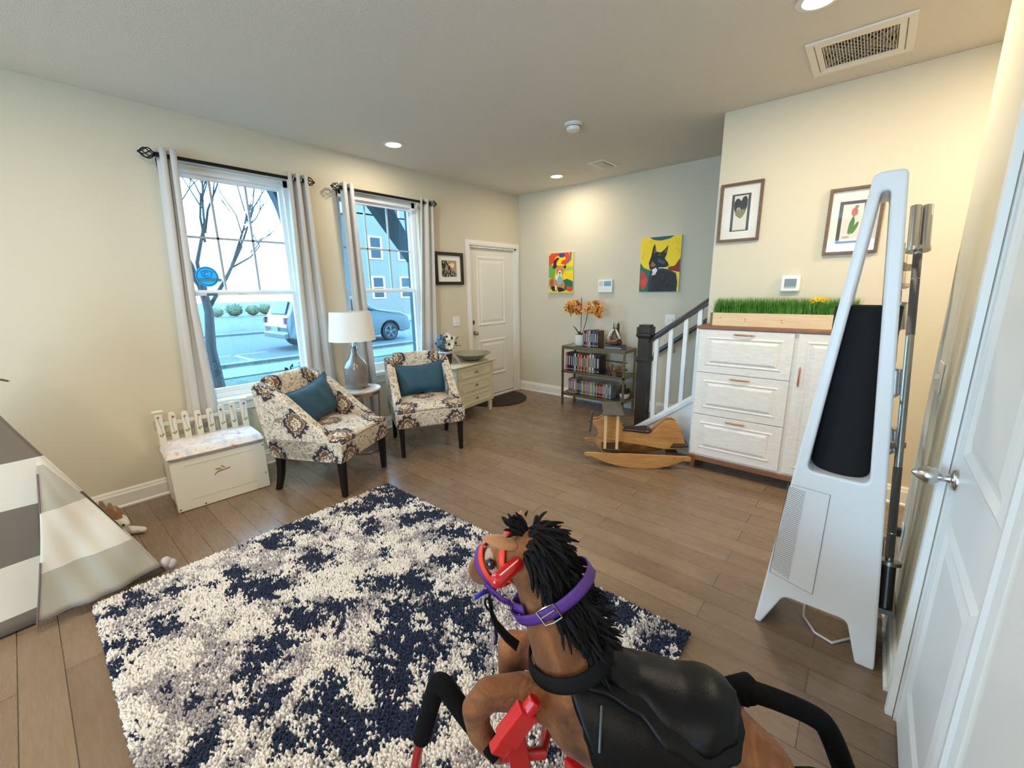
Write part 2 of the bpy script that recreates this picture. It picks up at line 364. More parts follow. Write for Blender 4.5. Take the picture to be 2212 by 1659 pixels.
# ------------------------------------------------------------------ closet door on the right (door_2)
QX0, QX1 = 1.07, 1.715
d2 = tag(MB().box(QX0, QX1, YR-.045, YR-.008, .012, 2.02).build('door_2', cool_white, bevel=.002), kind='structure')
fr_ = lambda u, v, d: Vector((u, YR-.008+d, v))
pm = MB()
for z0, z1 in ((1.0, 1.90), (.20, .815)):
    pm.rim(1.165, 1.62, z0, z1, .040, 0, .008, fr_); pm.frustum(1.213, 1.572, z0+.05, z1-.05, 0, .006, .025, fr_)
pm.build('panel_moulding', cool_white, d2)
sn = mat('brushed_nickel', (.62, .60, .57), .22, 1)
kp = MB(); Mk = TR((1.665, YR-.008, .925), x=R(-90))
kp.lathe([(.033, 0), (.033, .004), (.029, .010), (.013, .014), (.011, .024), (.012, .032), (.021, .040), (.026, .052), (.025, .066), (.018, .080), (.008, .092), (.0001, .096)], 28, Mk)
kp.build('door_knob', sn, d2, smooth=True, ang=50)
hm = mat('hinge_gunmetal', (.22, .22, .21), .3, 1)
for zc in (1.035, 1.80, .24):
    h_ = MB()
    for i in range(5): h_.cyl((QX0-.006, YR+.006, zc-.050+i*.0202), (QX0-.006, YR+.006, zc-.050+i*.0202+.0190), .0085, n=16)
    h_.cyl((QX0-.006, YR+.006, zc-.055), (QX0-.006, YR+.006, zc+.055), .005, n=10); h_.build('hinge', hm, d2, smooth=True)
casing('trim_4', QX0-.018, QX1+.018, 2.03, .06, lambda u, z, d: Vector((u, YR+.001+d, z)), cool_white)
mb = MB().box(QX0-.04, QX0-.006, YR-.12, YR-.002, 0, 2.05).box(QX1+.006, QX1+.025, YR-.12, YR-.002, 0, 2.05).box(QX0-.04, QX1+.025, YR-.12, YR-.002, 2.025, 2.05)
struct('trim_5', mb, cool_white)
# white-painted side of the kitchen opening beside the closet door
struct('trim_6', MB().box(.53, .955, YR, YR+.012, 0, CH-.01), cool_white, bevel=.003)
# ------------------------------------------------------------------ stairs
sm_ = mat('stair_tread', (.055, .038, .028), .3)
mb = MB(); rs, rn, y = .19, .255, 1.50
for i in range(7):
    mb.box(XC+.16, XF-.02, y-(i+1)*rn-.02, y-i*rn, i*rs if i else 0, (i+1)*rs-.03, 0); mb.box(XC+.16, XF-.02, y-(i+1)*rn-.02, y-i*rn+.025, (i+1)*rs-.03, (i+1)*rs, 1)
struct('trim_7', mb, [white, sm_])
sl = .755
fx = lambda x: (lambda p, d: Vector((x+d, p[0], p[1])))
struct('trim_8', MB().prism([(1.60, .0), (1.60, .115), (.2, .115+1.4*sl), (.2, 0)], fx(XC+.015), 0, .09), mat('stair_side_paint', (.74, .74, .72), .6))
mb = MB().prism([(1.66, .06), (1.66, .125), (.9, .125+.76*sl), (.9, .06+.76*sl)], fx(XC-.002), 0, .015)
mb.prism([(1.60, .125), (1.60, .150), (1.02, .150+.58*sl), (1.02, .125+.58*sl)], fx(XC-.005), 0, .12)
struct('trim_9', mb, cool_white, bevel=.003)
struct('trim_10', MB().prism([(1.60, .0), (1.60, .132), (1.52, .20), (.3, .20+1.22*sl), (.3, 0)], fx(XF-.019), 0, .018), white, bevel=.004)
dw = wood('dark_stained_wood', (.009, .006, .005), (.028, .020, .016), (8, 8, 1.2), .35, coat=.3)
st = thing('stair_railing', 'dark stained newel post and sloping handrail over white balusters at stair foot', 'railing', (XC+.06, 1.56, 0))
nb = MB(); h = .052
nb.box(-h, h, -h, h, 0, 1.03); nb.box(-.062, .062, -.062, .062, 0, .14)
nb.lathe([(.075, 1.02), (.095, 1.045), (.095, 1.062), (.078, 1.075), (.074, 1.08)], 4, rotm(z=R(45)))
nb.box(-.064, .064, -.064, .064, 1.07, 1.125); nb.box(-.050, .050, -.050, .050, 1.12, 1.145)
nb.box(-.066, .066, -.066, .066, .815, .835); nb.box(-.060, .060, -.060, .060, .80, .85)
nb.build('newel_post', dw, st, bevel=.004)
z0 = 1.005
hr = MB(); P0 = Vector((0, -.05, z0)); P1 = Vector((0, -.56, z0+.51*sl-.005))
prof = [(-.032, -.030), (-.034, -.006), (-.028, .018), (-.014, .030), (.014, .030), (.028, .018), (.034, -.006), (.032, -.030)]
hr.hexa([P0+Vector((a, 0, b)) for a, b in prof], [P1+Vector((a, 0, b)) for a, b in prof]); hr.build('handrail', dw, st, bevel=.003)
for yy in (1.450, 1.325, 1.20, 1.09):
    zb = .150+(1.60-yy)*sl; zt = z0+(1.51-yy)*sl-.028; b_ = MB()
    b_.hexa([(a, yy-1.56+b, zb+(-b)*sl) for a, b in ((-.017,-.017),(.017,-.017),(.017,.017),(-.017,.017))], [(a, yy-1.56+b, zt+(-b)*sl) for a, b in ((-.017,-.017),(.017,-.017),(.017,.017),(-.017,.017))])
    b_.build('baluster', cool_white, st)
whr = thing('wall_handrail', 'dark stair handrail fixed to the far wall behind the balusters', 'handrail', (XF-.06, 1.83, .76))
hr = MB(); P0 = Vector((0, .03, -.04)); P1 = Vector((0, -.9, -.04+.93*.74))
hr.hexa([P0+Vector((a, 0, b)) for a, b in prof], [P1+Vector((a, 0, b)) for a, b in prof]); hr.build('rail', dw, whr, bevel=.003)
brs = mat('antique_brass', (.45, .33, .16), .35, 1)
MB().tube([(.058, -.16, .0), (.03, -.16, -.01), (.0, -.16, .055)], .007, 8).cyl((.059, -.16, -.0), (.050, -.16, -.0), .022).build('bracket', brs, whr, smooth=True)
# ------------------------------------------------------------------ outdoors
asph = mat('asphalt', (.040, .046, .052), .95, var=.15, vscale=3)
tag(MB().box(-60, 90, 12.6, 21.4, -.35, -.335).build('road', asph), kind='structure')
struct('trim_curb', MB().box(-60, 90, 12.3, 12.6, -.35, -.27).box(-60, 90, 21.4, 21.7, -.35, -.25), mat('concrete', (.085, .085, .085), .9))
struct('trim_sidewalk', MB().box(-60, 90, 10.6, 11.9, -.35, -.325), mat('concrete', (.085, .085, .085), .9))
tag(MB().box(4.0, 4.14, 12.7, 14.6, -.335, -.331).box(3.1, 5.0, 14.5, 14.62, -.335, -.331).build('parking_marking', mat('road_paint', (.16, .16, .155), .8)), 'white painted T-shaped parking mark on the street outside', 'road marking')
mulch = mat('mulch', (.026, .024, .022), 1, bump=1, bscale=30)
tag(MB().box(-20, 30, YW+.4, 8.6, -.35, -.325).build('planting_bed', mulch), kind='structure')
leafm = {}
def bush(x, y, z, r, col, label, seed, n=420, group='shrubs outside the windows'):
    rr = random.Random(seed); mb = MB()
    for i in range(n):
        d = Vector((rr.gauss(0, 1), rr.gauss(0, 1), rr.gauss(0, .8))).normalized(); q = r*rr.uniform(.75, 1.02)
        p = Vector((d.x*q, d.y*q, r*.85+d.z*q*.8)); a = d.orthogonal().normalized(); b = d.cross(a); s = r*.12
        a = (a*math.cos(i)+b*math.sin(i)+d*.4)*s; b = d.cross(a)*.6
        mb.add([p-a, p+b, p+a, p-b], [(0, 1, 2, 3)])
    mb.ell((0, 0, r*.8), (r*.82, r*.82, r*.72), n=14)
    o = mb.build('shrub', mat('leaves_%.2f' % col[1], col, .8)); o.location = (x, y, z); return tag(o, label, 'shrub', group)
bush(10.5, 40, -.35, .48, (.04, .065, .04), 'pale rounded shrub across the street, behind the bare tree trunk', 1)
bush(11.75, 40, -.35, .66, (.03, .065, .025), 'greenest clipped round shrub across the street in the left window', 2)
bush(13.1, 40, -.35, .55, (.035, .06, .035), 'low shrub right of the greenest round one across the street', 3)
bush(14.3, 40.6, -.35, .60, (.04, .062, .048), 'loose bluish shrub across the street, left of the small topiary', 4)
bush(15.6, 40, -.35, .42, (.034, .058, .04), 'small topiary shrub across the street just left of the parked car', 5)
bush(27.0, 34, -.35, 1.6, (.045, .06, .05), 'big loose shrub in front of the neighbouring house, in the right window', 6)
bush(2.75, 6.4, -.35, .5, (.02, .035, .02), 'leafy shrub right below the glass of the left window', 7, 300)
bush(5.2, 6.2, -.35, .5, (.02, .035, .02), 'leafy shrub right below the glass of the right window', 8, 300)
# bare street tree
tree = thing('bare_tree', 'bare winter tree with a thin trunk outside the left window', 'tree', (2.33, 9.5, -.35))
mb = MB(); rr = random.Random(5); bark = mat('bark', (.035, .032, .032), .9)
mb.tube([(0, 0, 0), (-.03, 0, .8), (.04, 0, 1.5), (0, 0, 2.2)], [.11, .09, .075, .06], 9); mb.build('trunk', bark, tree, smooth=True)
mb = MB()
def twig(p, d, L, r, k):
    q = p+d*L; m_ = (p+q)/2+Vector((rr.uniform(-.1, .1), rr.uniform(-.1, .1), 0))*L
    mb.tube([p, m_, q], [r, r*.8, r*.55], 6)
    if k > 0:
        for _ in range(3):
            e = (d+Vector((rr.uniform(-.8, .8), rr.uniform(-.6, .6), rr.uniform(-.1, .5)))).normalized(); twig(p+(q-p)*rr.uniform(.5, 1), e, L*rr.uniform(.55, .8), r*.55, k-1)
for d in ((-.5, 0, .9), (.55, .1, .85), (.1, -.2, 1), (-.15, .3, .9)): twig(Vector((0, 0, rr.uniform(1.5, 2.15))), Vector(d).normalized(), 1.5, .04, 3)
mb.build('branches', bark, tree)
# parked SUV
car = thing('parked_car', 'pale grey SUV parked along the street outside the windows', 'car', (7.75, 14.75, -.335))
paint = mat('car_paint', (.075, .085, .088), .25, coat=.6); dkg = mat('car_glass', (.012, .02, .03), .15, spec=.2); tyre = mat('tyre', (.012, .012, .014), .8)
prof = [(-2.28, .42), (-2.34, .75), (-2.30, 1.0), (-2.18, 1.18), (-1.98, 1.62), (-1.7, 1.70), (-.3, 1.72), (.25, 1.62), (.95, 1.18), (1.9, 1.05), (2.22, .9), (2.32, .62), (2.28, .36), (1.95, .30)]
def arch(cx, r=.42): return [(cx+r*math.cos(t), .33+r*math.sin(t)) for t in [PI*i/8 for i in range(9)]]
low = [(1.85, .3)]+[p for p in arch(1.40)][0:]+[(.95, .25), (-.95, .25)]+arch(-1.40)+[(-1.9, .3)]
body = prof+low[1:]
def bodyp(p, s):
    k = .90 if p[1] < 1.1 else .90-.30*(p[1]-1.1); return Vector((p[0], s*k, p[1]))
MB().prism(body, bodyp, -1, 1).build('body', paint, car, bevel=.03)
for s, nm in ((-1, 'near'), (1, 'far')):
    sw = lambda p, d, s=s: Vector((p[0], s*(.905-.30*(p[1]-1.1)+d), p[1]))
    MB().prism([(-1.85, 1.14), (-1.70, 1.56), (-.85, 1.60), (-.85, 1.14)], sw, 0, .004).prism([(-.78, 1.14), (-.78, 1.60), (-.25, 1.61), (.2, 1.52), (.75, 1.14)], sw, 0, .004).build('side_window', dkg, car)
MB().hexa([(-2.20, -.62, 1.16), (-2.20, .62, 1.16), (-2.03, .55, 1.55), (-2.03, -.55, 1.55)], [(-2.23, -.62, 1.17), (-2.23, .62, 1.17), (-2.06, .55, 1.56), (-2.06, -.55, 1.56)]).build('rear_window', dkg, car)
for s in (-1, 1): MB().box(-2.36, -2.22, s*.88-.14*(s > 0), s*.88+.14*(s < 0), .86, 1.06).build('tail_light', mat('tail_red', (.12, .012, .03), .4), car, bevel=.01)
MB().box(-2.37, -2.33, -.26, .26, .62, .76).build('licence_plate', mat('road_paint', (.16, .16, .155), .8), car)
MB().box(-2.40, -2.28, -.86, .86, .40, .56).build('rear_bumper', paint, car, bevel=.02)
for cx in (-1.40, 1.40):
    for s in (-1, 1):
        t_ = MB().cyl((cx, s*.70, .33), (cx, s*.90, .33), .335, n=36).build('wheel', tyre, car, bevel=.02)
        rm = MB().cyl((cx, s*.895, .33), (cx, s*.908, .33), .06, n=16)
        for i in range(5):
            a = 2*PI*i/5+.3
            for e in (-.10, .10): rm.box(0, .23, -.016, .016, 0, .01, M=TR((cx, s*.895, .33), x=R(90)) @ rotm(z=a+e))
        rm.tube([(cx+.235*math.cos(2*PI*i/36), s*.90, .33+.235*math.sin(2*PI*i/36)) for i in range(36)], .012, 6, closed=True)
        rm.build('wheel_rim', mat('alloy', (.14, .15, .16), .4, 1), t_)
# neighbour's house seen in the right window
hs = thing('neighbour_house', 'two-storey house with horizontal siding across the street in the right window', 'house', (20.6, 30, -.35))
sd = mat('house_siding', (.14, .17, .175), .8); g = NG(sd); tcz = g.n('ShaderNodeTexCoord').outputs['Object']
sep = g.n('ShaderNodeSeparateXYZ'); g.l(tcz, sep.inputs[0]); fz = g.math('FRACT', g.math('MULTIPLY', sep.outputs[2], 5.5)); g.bump(fz, 1, .12)
MB().box(-3.6, 3.3, 0, 8, 0, 7.6).prism([(-3.8, 7.5), (3.5, 7.5), (-.1, 10.2)], lambda p, d: Vector((p[0], d, p[1])), 0, 8).build('siding_wall', sd, hs)
for wx, wz in ((1.0, 1.4), (1.0, 4.4), (2.45, 4.4), (-1.6, 1.4), (-1.6, 4.4), (.2, 7.7)):
    f_ = MB().box(wx-.6, wx+.6, -.08, 0, wz-.12, wz+1.62).build('window_surround', mat('house_trim', (.25, .25, .25), .7), hs)
    MB().box(wx-.42, wx+.42, -.10, -.081, wz, wz+.72).box(wx-.42, wx+.42, -.10, -.081, wz+.80, wz+1.5).build('pane', dkg, f_)
struct('trim_driveway', MB().box(16, 32, 21.7, 29.9, -.35, -.33), mat('concrete', (.085, .085, .085), .9))
# porch bracket timbers outside
pb = mat('porch_timber', (.040, .050, .062), .8)
py = lambda p, d: Vector((p[0], 5.3+d, p[1]))
def arc(x0, z0, x1, z1, n=8, k=.12): return [(x0+(x1-x0)*i/n+math.sin(PI*i/n)*k, z0+(z1-z0)*i/n+math.sin(PI*i/n)*k) for i in range(n+1)]
tag(MB().prism(arc(2.02, 2.78, 2.25, 1.95, k=.05)+[(2.48, 1.95), (2.48, 2.78)], py, 0, .14).build('porch_bracket', pb), 'curved timber porch bracket outside the top of the left window', 'bracket', kind=None)
struct('trim_porch_roof', MB().box(1.9, 4.4, YW+.16, 5.6, 2.78, 2.95), pb)
o = thing('porch_bracket', 'broad diagonal timber porch bracket outside the top of the right window', 'bracket', (0, 0, 0))
MB().prism([(3.28, 2.72), (3.62, 2.72), (3.98, 2.18), (3.98, 1.90)], py, 0, .14).build('brace', pb, o)
MB().prism([(3.98, 2.775), (4.20, 2.775), (4.20, -.35), (3.98, -.35)], py, 0, .14).build('post', pb, o)
MB().prism([(3.0, 2.65), (4.2, 2.65), (4.2, 2.775), (3.0, 2.775)], py, 0, .14).build('beam', pb, o)
# ------------------------------------------------------------------ ceiling fittings and lamps
lens_m = mat('lamp_lens', (1, .86, .62), .5, emit=14)
def downlight(x, y, label=None, e=26, grp=None):
    t = thing('recessed_light', label, 'ceiling light', (x, y, CH), group=grp)
    MB().lathe([(.062, -.001), (.088, -.001), (.092, -.006), (.066, -.010), (.062, -.001)], 36).build('trim_ring', white, t, smooth=True)
    MB().lathe([(.0001, -.004), (.062, -.004), (.062, -.001)], 32).build('lens', lens_m, t)
    l = area('recessed_light_bulb', (0, 0, -.014), .11, e, WARM); l.parent = t; return t
downlight(2.41, 3.38, 'round recessed ceiling light near the two front windows', 9)
downlight(4.29, 2.94, 'round recessed ceiling light nearest the front door corner', 11)
downlight(2.60, .36, 'round recessed ceiling light cut by the top edge of the picture', 22)
for i, (x, y) in enumerate(((.3, 2.2), (-1.8, 3.0), (-1.8, .8), (-1.8, -1.4), (-.2, -2.6), (1.5, -2.2), (3.1, -1.0), (3.1, -2.9))):  # unseen downlights, added outside the view to light the room
    downlight(x, y, 'unseen ceiling light %s' % ('above the foot of the rug, outside the picture', 'by the front wall behind the viewer', 'in front of the patio door', 'over the dining area', 'at the middle of the kitchen', 'in the kitchen near the closet', 'in the hall beside the closet', 'at the far end of the hall')[i], 28, 'added unseen lights behind the picture')
plast = mat('white_plastic', (.82, .81, .77), .4)
sd_ = thing('smoke_detector', 'round white smoke detector on the ceiling', 'smoke detector', (3.10, 1.97, CH))
MB().lathe([(.070, 0), (.070, -.010), (.060, -.016), (.056, -.016)], 36).build('base_plate', plast, sd_, smooth=True)
MB().lathe([(.058, -.016), (.056, -.024), (.050, -.050), (.034, -.056), (.0001, -.056)], 36).build('housing', plast, sd_, smooth=True)
MB().lathe([(.0535, -.022), (.0585, -.022), (.0585, -.026), (.0535, -.026)], 36).build('vent_slot', mat('slot_dark', (.03, .03, .03), .8), sd_)
dark = mat('duct_dark', (.012, .010, .010), .9); ivory = mat('register_enamel', (.80, .77, .68), .4)
v = thing('ceiling_register', 'small square white air register near the front door corner', 'air vent', (4.25, 2.33, CH), R(-2))
MB().box(-.155, .155, -.10, .10, -.006, -.0005).build('frame', ivory, v, bevel=.002)
MB().box(-.115, .115, -.062, .062, -.0075, -.0062).build('duct_opening', mat('duct_grey', (.16, .14, .11), .8), v)
for i in range(9):
    yy = -.052+i*.013; MB().box(-.115, .115, yy-.0025, yy+.0035, -.014, -.007).build('slat', ivory, v)
v = thing('return_air_grille', 'large white return air grille with a dark filter behind thin bars', 'air vent', (3.235, .232, CH))
fm_ = MB()
for a in ((-.225, -.19, -.225, .225), (.19, .225, -.225, .225), (-.19, .19, -.225, -.19), (-.19, .19, .19, .225)): fm_.box(a[0], a[1], a[2], a[3], -.012, -.0005)
fm_.build('frame', ivory, v, bevel=.003)
pf = MB()
for a in ((-.188, -.150, -.186, .186), (.150, .188, -.186, .186), (-.150, .150, -.186, -.158), (-.150, .150, .158, .186)): pf.box(a[0], a[1], a[2], a[3], -.010, -.002)
pf.build('door_panel', ivory, v, bevel=.002)
MB().box(-.153, .153, -.162, .162, -.0018, -.0006).build('duct_opening', dark, v)
lt = MB(); rr = random.Random(3)
for i in range(-7, 8):
    for s in (-1, 1):
        c = i*.042; a = Vector((-.150, max(-.158, min(.158, c-s*.13)), 0)); b = Vector((.150, max(-.158, min(.158, c+s*.13)), 0))
        if (a-b).length > .15: lt.tube([a+Vector((0, 0, -.0035)), b+Vector((0, 0, -.0035))], .0035, 6)
lt.build('filter_lattice', mat('filter_grey', (.33, .29, .22), .9), v)
sb = MB()
for i in range(24): yy = -.152+i*.0132; sb.box(-.151, .151, yy-.0012, yy+.0012, -.010, -.0055)
sb.build('bars', ivory, v)
# ------------------------------------------------------------------ wall plates, thermostats
def plate_y(x, z, nsw, label, wd=.115, hh=.118):
    t = thing('light_switch', label, 'light switch', (x, YW-.001, z)); MB().box(-wd/2, wd/2, -.006, 0, -hh/2, hh/2).build('wall_plate', plast, t, bevel=.003)
    for i in range(nsw): c = (i-(nsw-1)/2)*.046; MB().hexa([(c-.005, -.006, -.012), (c+.005, -.006, -.012), (c+.005, -.006, .012), (c-.005, -.006, .012)], [(c-.004, -.018, -.012), (c+.004, -.018, -.012), (c+.004, -.012, -.003), (c-.004, -.012, -.003)]).build('toggle', plast, t)
    return t
plate_y(3.54, 1.105, 2, 'white double light switch between the right window and the front door')
t = thing('light_switch', 'white double light switch behind the stair railing', 'light switch', (XF-.001, 1.72, 1.115), 0)
MB().box(-.006, 0, -.058, .058, -.06, .06).build('wall_plate', plast, t, bevel=.003)
for c in (-.023, .023): MB().box(-.016, -.006, c-.005, c+.005, -.010, .012).build('toggle', plast, t)
t = thing('light_switch', 'pale light switch seen edge-on on the closet wall', 'light switch', (2.30, YR+.001, 1.12))
MB().box(-.058, .058, 0, .006, -.06, .06).build('wall_plate', mat('almond_plastic', (.70, .62, .48), .4), t, bevel=.003)
for c in (-.023, .023): MB().box(c-.005, c+.005, .006, .02, -.004, .014).build('toggle', MC['almond_plastic'], t)
t = thing('thermostat', 'white thermostat with a blue display between the two dog paintings', 'thermostat', (XF-.001, 2.54, 1.503))
MB().box(-.028, 0, -.098, .098, -.078, .078).build('housing', plast, t, bevel=.006)
MB().box(-.0295, -.0282, -.080, .012, .0, .058).build('display', mat('lcd_blue', (.16, .34, .52), .2), t, bevel=.0005)
MB().box(-.0305, -.0282, .030, .082, .0, .058).build('speaker_grille', mat('grey_plastic', (.62, .62, .62), .5), t)
for c in (-.045, -.015): MB().box(-.030, -.0282, c-.010, c+.010, -.045, -.030).build('button', plast, t)
t = thing('thermostat', 'square white thermostat with a dark screen above the grass planter', 'thermostat', (XC-.001, .468, 1.489))
MB().box(-.030, 0, -.060, .060, -.058, .058).build('housing', plast, t, bevel=.012)
MB().box(-.0315, -.0302, -.038, .036, -.020, .034).build('display', mat('lcd_dark', (.12, .13, .09), .25), t)
MB().box(-.0315, -.0302, -.038, .036, -.032, -.021).build('status_strip', mat('lcd_light', (.42, .42, .34), .4), t)
# ------------------------------------------------------------------ pictures
def wall_fn(axis, x, y, z):
    if axis == 'y': return lambda p, d: Vector((x+p[0], YW-.002-d, z+p[1]))      # p[0] to the right seen from the room
    return lambda p, d: Vector((x-d, y-p[0], z+p[1]))
def rect(a, b, c, d): return [(a, c), (b, c), (b, d), (a, d)]
def frame_(t, fn, wd, hh, bw, dep, m):
    mb = MB(); a, b = wd/2, hh/2
    for r in (rect(-a, -a+bw, -b, b), rect(a-bw, a, -b, b), rect(-a+bw, a-bw, b-bw, b), rect(-a+bw, a-bw, -b, -b+bw)): mb.prism(r, fn, 0, dep)
    mb.build('frame', m, t, bevel=.002)
def art(t, name, fn, shapes, d0=.004, step=.0004, sc_=1):
    cols = []; mb = MB(); d = d0
    for col, poly in shapes:
        if col not in cols: cols.append(col)
        mb.prism([(p[0]*sc_, p[1]*sc_) for p in poly], fn, d, d+step, cols.index(col)); d += step
    return mb.build(name, [mat('art_%d_%d_%d' % tuple(int(c*255) for c in col), col, .55) for col in cols], t)
def blob(cx, cy, rx, ry, n=18, wob=0, seed=0, rot=0):
    rr = random.Random(seed+int(cx*997)+int(cy*131)); out = []
    for i in range(n):
        a = 2*PI*i/n; k = 1+rr.uniform(-wob, wob); x, y = rx*k*math.cos(a), ry*k*math.sin(a)
        out.append((cx+x*math.cos(rot)-y*math.sin(rot), cy+x*math.sin(rot)+y*math.cos(rot)))
    return out
loc = lambda f, o: (lambda p, d: f(p, d)-Vector(o))
# black frame by the door
o = (3.458, YW-.002, 1.735); t = thing('picture_frame', 'black framed small mosaic-like print with wide white mat beside the front door', 'picture', o)
fn = lambda p, d: Vector((p[0], -d, p[1])); blackf = mat('black_frame', (.012, .012, .013), .3)
frame_(t, fn, .44, .375, .036, .024, blackf)
MB().prism(rect(-.19, .19, -.158, .158), fn, 0, .006).build('mat_board', mat('mat_board', (.86, .85, .80), .8), t)
BL, BK, OR, TN, TE, CR = (.02, .03, .05), (.01, .01, .012), (.55, .25, .05), (.42, .33, .20), (.10, .16, .16), (.76, .72, .64)
sh = [(TN, rect(-.118, .118, -.095, .095)), (OR, blob(.04, .045, .07, .045, wob=.15)), (CR, blob(.045, .04, .045, .03, wob=.2)), (TE, blob(-.06, -.055, .06, .04, wob=.2)), (TE, blob(.05, -.06, .065, .034, wob=.2)), (BK, blob(-.085, .04, .03, .05, wob=.2))]
rr = random.Random(11)
for i in range(16): x = -.11+rr.random()*.22; y = -.09+rr.random()*.16; sh.append((BK, blob(x, y, .005+.004*rr.random(), .015+.02*rr.random(), 8, .1, i, rr.uniform(-.8, .8)))); sh.append((CR if i % 2 else OR, blob(x+.012, y, .006, .012, 8, .2, i)))
sh = [(c, [(max(-.118, min(.118, a)), max(-.095, min(.095, b))) for a, b in p]) for c, p in sh]
art(t, 'print', fn, sh, .006)
gm2 = gm.copy(); gm2.name = 'picture_glass'
for n_ in gm2.node_tree.nodes:
    if n_.type == 'BSDF_TRANSPARENT': n_.inputs[0].default_value = (1, 1, 1, 1)
# two brown frames on the stair wall
fn = lambda p, d: Vector((-d, -p[0], p[1])); brf = wood('frame_wood', (.085, .042, .016), (.17, .09, .035), (3, 3, 20), .4)
KH, GN, RD, DG, PK = (.20, .22, .08), (.08, .22, .05), (.55, .07, .03), (.05, .05, .055), (.5, .36, .33)
for (yy, zz, key) in ((.850, 2.022, 'a'), (.163, 1.886, 'b')):
    t = thing('picture_frame', 'brown framed print of a dark heart shape, left one above the grass planter' if key == 'a' else 'brown framed print of a red bird on a green stem, right one above the planter', 'picture', (XC-.002, yy, zz))
    frame_(t, fn, .288, .42, .019, .022, brf)
    MB().prism(rect(-.13, .13, -.195, .195), fn, 0, .005).build('mat_board', mat('mat_board', (.86, .85, .80), .8), t)
    dk_ = [(DG, rect(-.062, .066, -.135, .13)), (CR, rect(-.044, .048, -.128, .118))] if key == 'a' else [(DG, rect(-.082, .062, -.14, .125)), (CR, rect(-.062, .046, -.125, .105))]
    if key == 'a':
        heart = [(.002, -.045), (-.028, -.02), (-.043, .03), (-.043, .075), (-.03, .098), (-.012, .098), (.002, .078), (.016, .108), (.034, .112), (.046, .088), (.046, .04), (.032, -.01), (.018, -.035)]
        dk_ += [(BK, heart), (KH, [(.002, -.043), (-.026, -.018), (-.036, .008), (.0, .018), (.036, .02), (.030, -.01), (.018, -.035)]), (PK, blob(-.012, .022, .014, .014)), (DG, blob(-.012, .016, .005, .006))]
    else:
        dk_ += [(GN, blob(-.008, -.03, .014, .055, wob=.1, rot=-.12)), (GN, blob(.012, -.045, .010, .04, rot=-.35)), (RD, blob(.0, .055, .017, .028, wob=.1)), (KH, blob(.008, .086, .010, .010)), (PK, blob(-.03, -.10, .02, .006))]
    art(t, 'print', fn, dk_, .005)
    MB().prism(rect(-.13, .13, -.195, .195), fn, .012, .0125).build('glass', gm2, t)
# dog paintings
def canvas(t, wd, hh): MB().prism(rect(-wd/2, wd/2, -hh/2, hh/2), fn, 0, .022).build('canvas', mat('canvas_edge', (.72, .70, .62), .8), t, bevel=.002)
YE, RE, GR, BU, WH, OG, AQ, PU, DGn = (.95, .68, .01), (.80, .06, .02), (.16, .45, .06), (.02, .07, .28), (.85, .83, .75), (.68, .26, .07), (.25, .5, .5), (.07, .01, .05), (.01, .15, .10)
t = thing('corgi_painting', 'bright unframed painting of a seated orange and white corgi, left of the two', 'painting', (XF-.002, 3.197, 1.682))
canvas(t, .385, .52)
S = [(YE, rect(-.19, .19, -.255, .258)), (GR, [(-.19, -.06), (-.10, -.06), (-.08, .06), (-.13, .11), (-.19, .12)]), (RE, [(-.19, .10), (-.12, .13), (-.08, .21), (.0, .235), (.07, .2), (.075, .17), (.02, .16), (.0, .12), (.07, .10), (.12, .14), (.14, .2), (.12, .258), (-.15, .258), (-.19, .22)]),
     (BU, blob(.015, .225, .05, .028)), ((.12, .16, .32), [(.10, .115), (.16, .16), (.17, .258), (.135, .258), (.14, .18), (.08, .125)]), (PU, [(-.13, .06), (-.09, .06), (-.06, .15), (-.02, .19), (-.06, .2), (-.11, .16)]), ((.4, .6, .08), [(.04, .02), (.19, .04), (.19, .075), (.06, .09)]),
     (DGn, [(.05, -.09), (.10, -.075), (.19, -.11), (.19, -.22), (.0, -.22)]), (RE, blob(.14, -.205, .048, .035, wob=.3)),
     (OG, [(-.185, -.08), (-.12, -.05), (-.05, -.06), (.04, -.09), (.07, -.15), (.05, -.22), (-.15, -.22), (-.19, -.15)]), (BK, [(-.15, -.16), (-.10, -.17), (-.06, -.235), (-.15, -.225)]), (BK, [(-.05, -.18), (.03, -.19), (.07, -.23), (-.03, -.245)]), ((.35, .14, .05), blob(-.14, -.12, .03, .05, wob=.2)),
     (OG, [(-.085, .12), (-.06, .05), (.06, .05), (.085, .10), (.03, .09), (-.045, .10)]), (OG, blob(-.01, .03, .062, .055)), (BK, [(-.088, .128), (-.085, .06), (-.055, .085), (-.075, .118)]), (BK, [(.088, .11), (.078, .05), (.04, .078), (.08, .10)]),
     (WH, blob(-.012, -.015, .030, .055)), (WH, blob(-.03, -.06, .055, .04)), (AQ, blob(-.012, -.10, .045, .06, wob=.08)), (WH, rect(-.085, -.06, -.225, -.16)), (BK, blob(-.010, .002, .014, .011)), (BK, blob(-.032, .035, .006, .007)), (BK, blob(.013, .035, .006, .007)), ((.4, .12, .12), blob(-.012, -.035, .008, .014)), ((.75, .75, .2), rect(-.19, -.13, -.25, -.21))]
art(t, 'painted_picture', fn, S, .022)
t = thing('black_dog_painting', 'larger unframed painting of a black prick-eared dog on yellow, right of the two', 'painting', (XF-.002, 1.872, 1.727))
canvas(t, .455, .60)
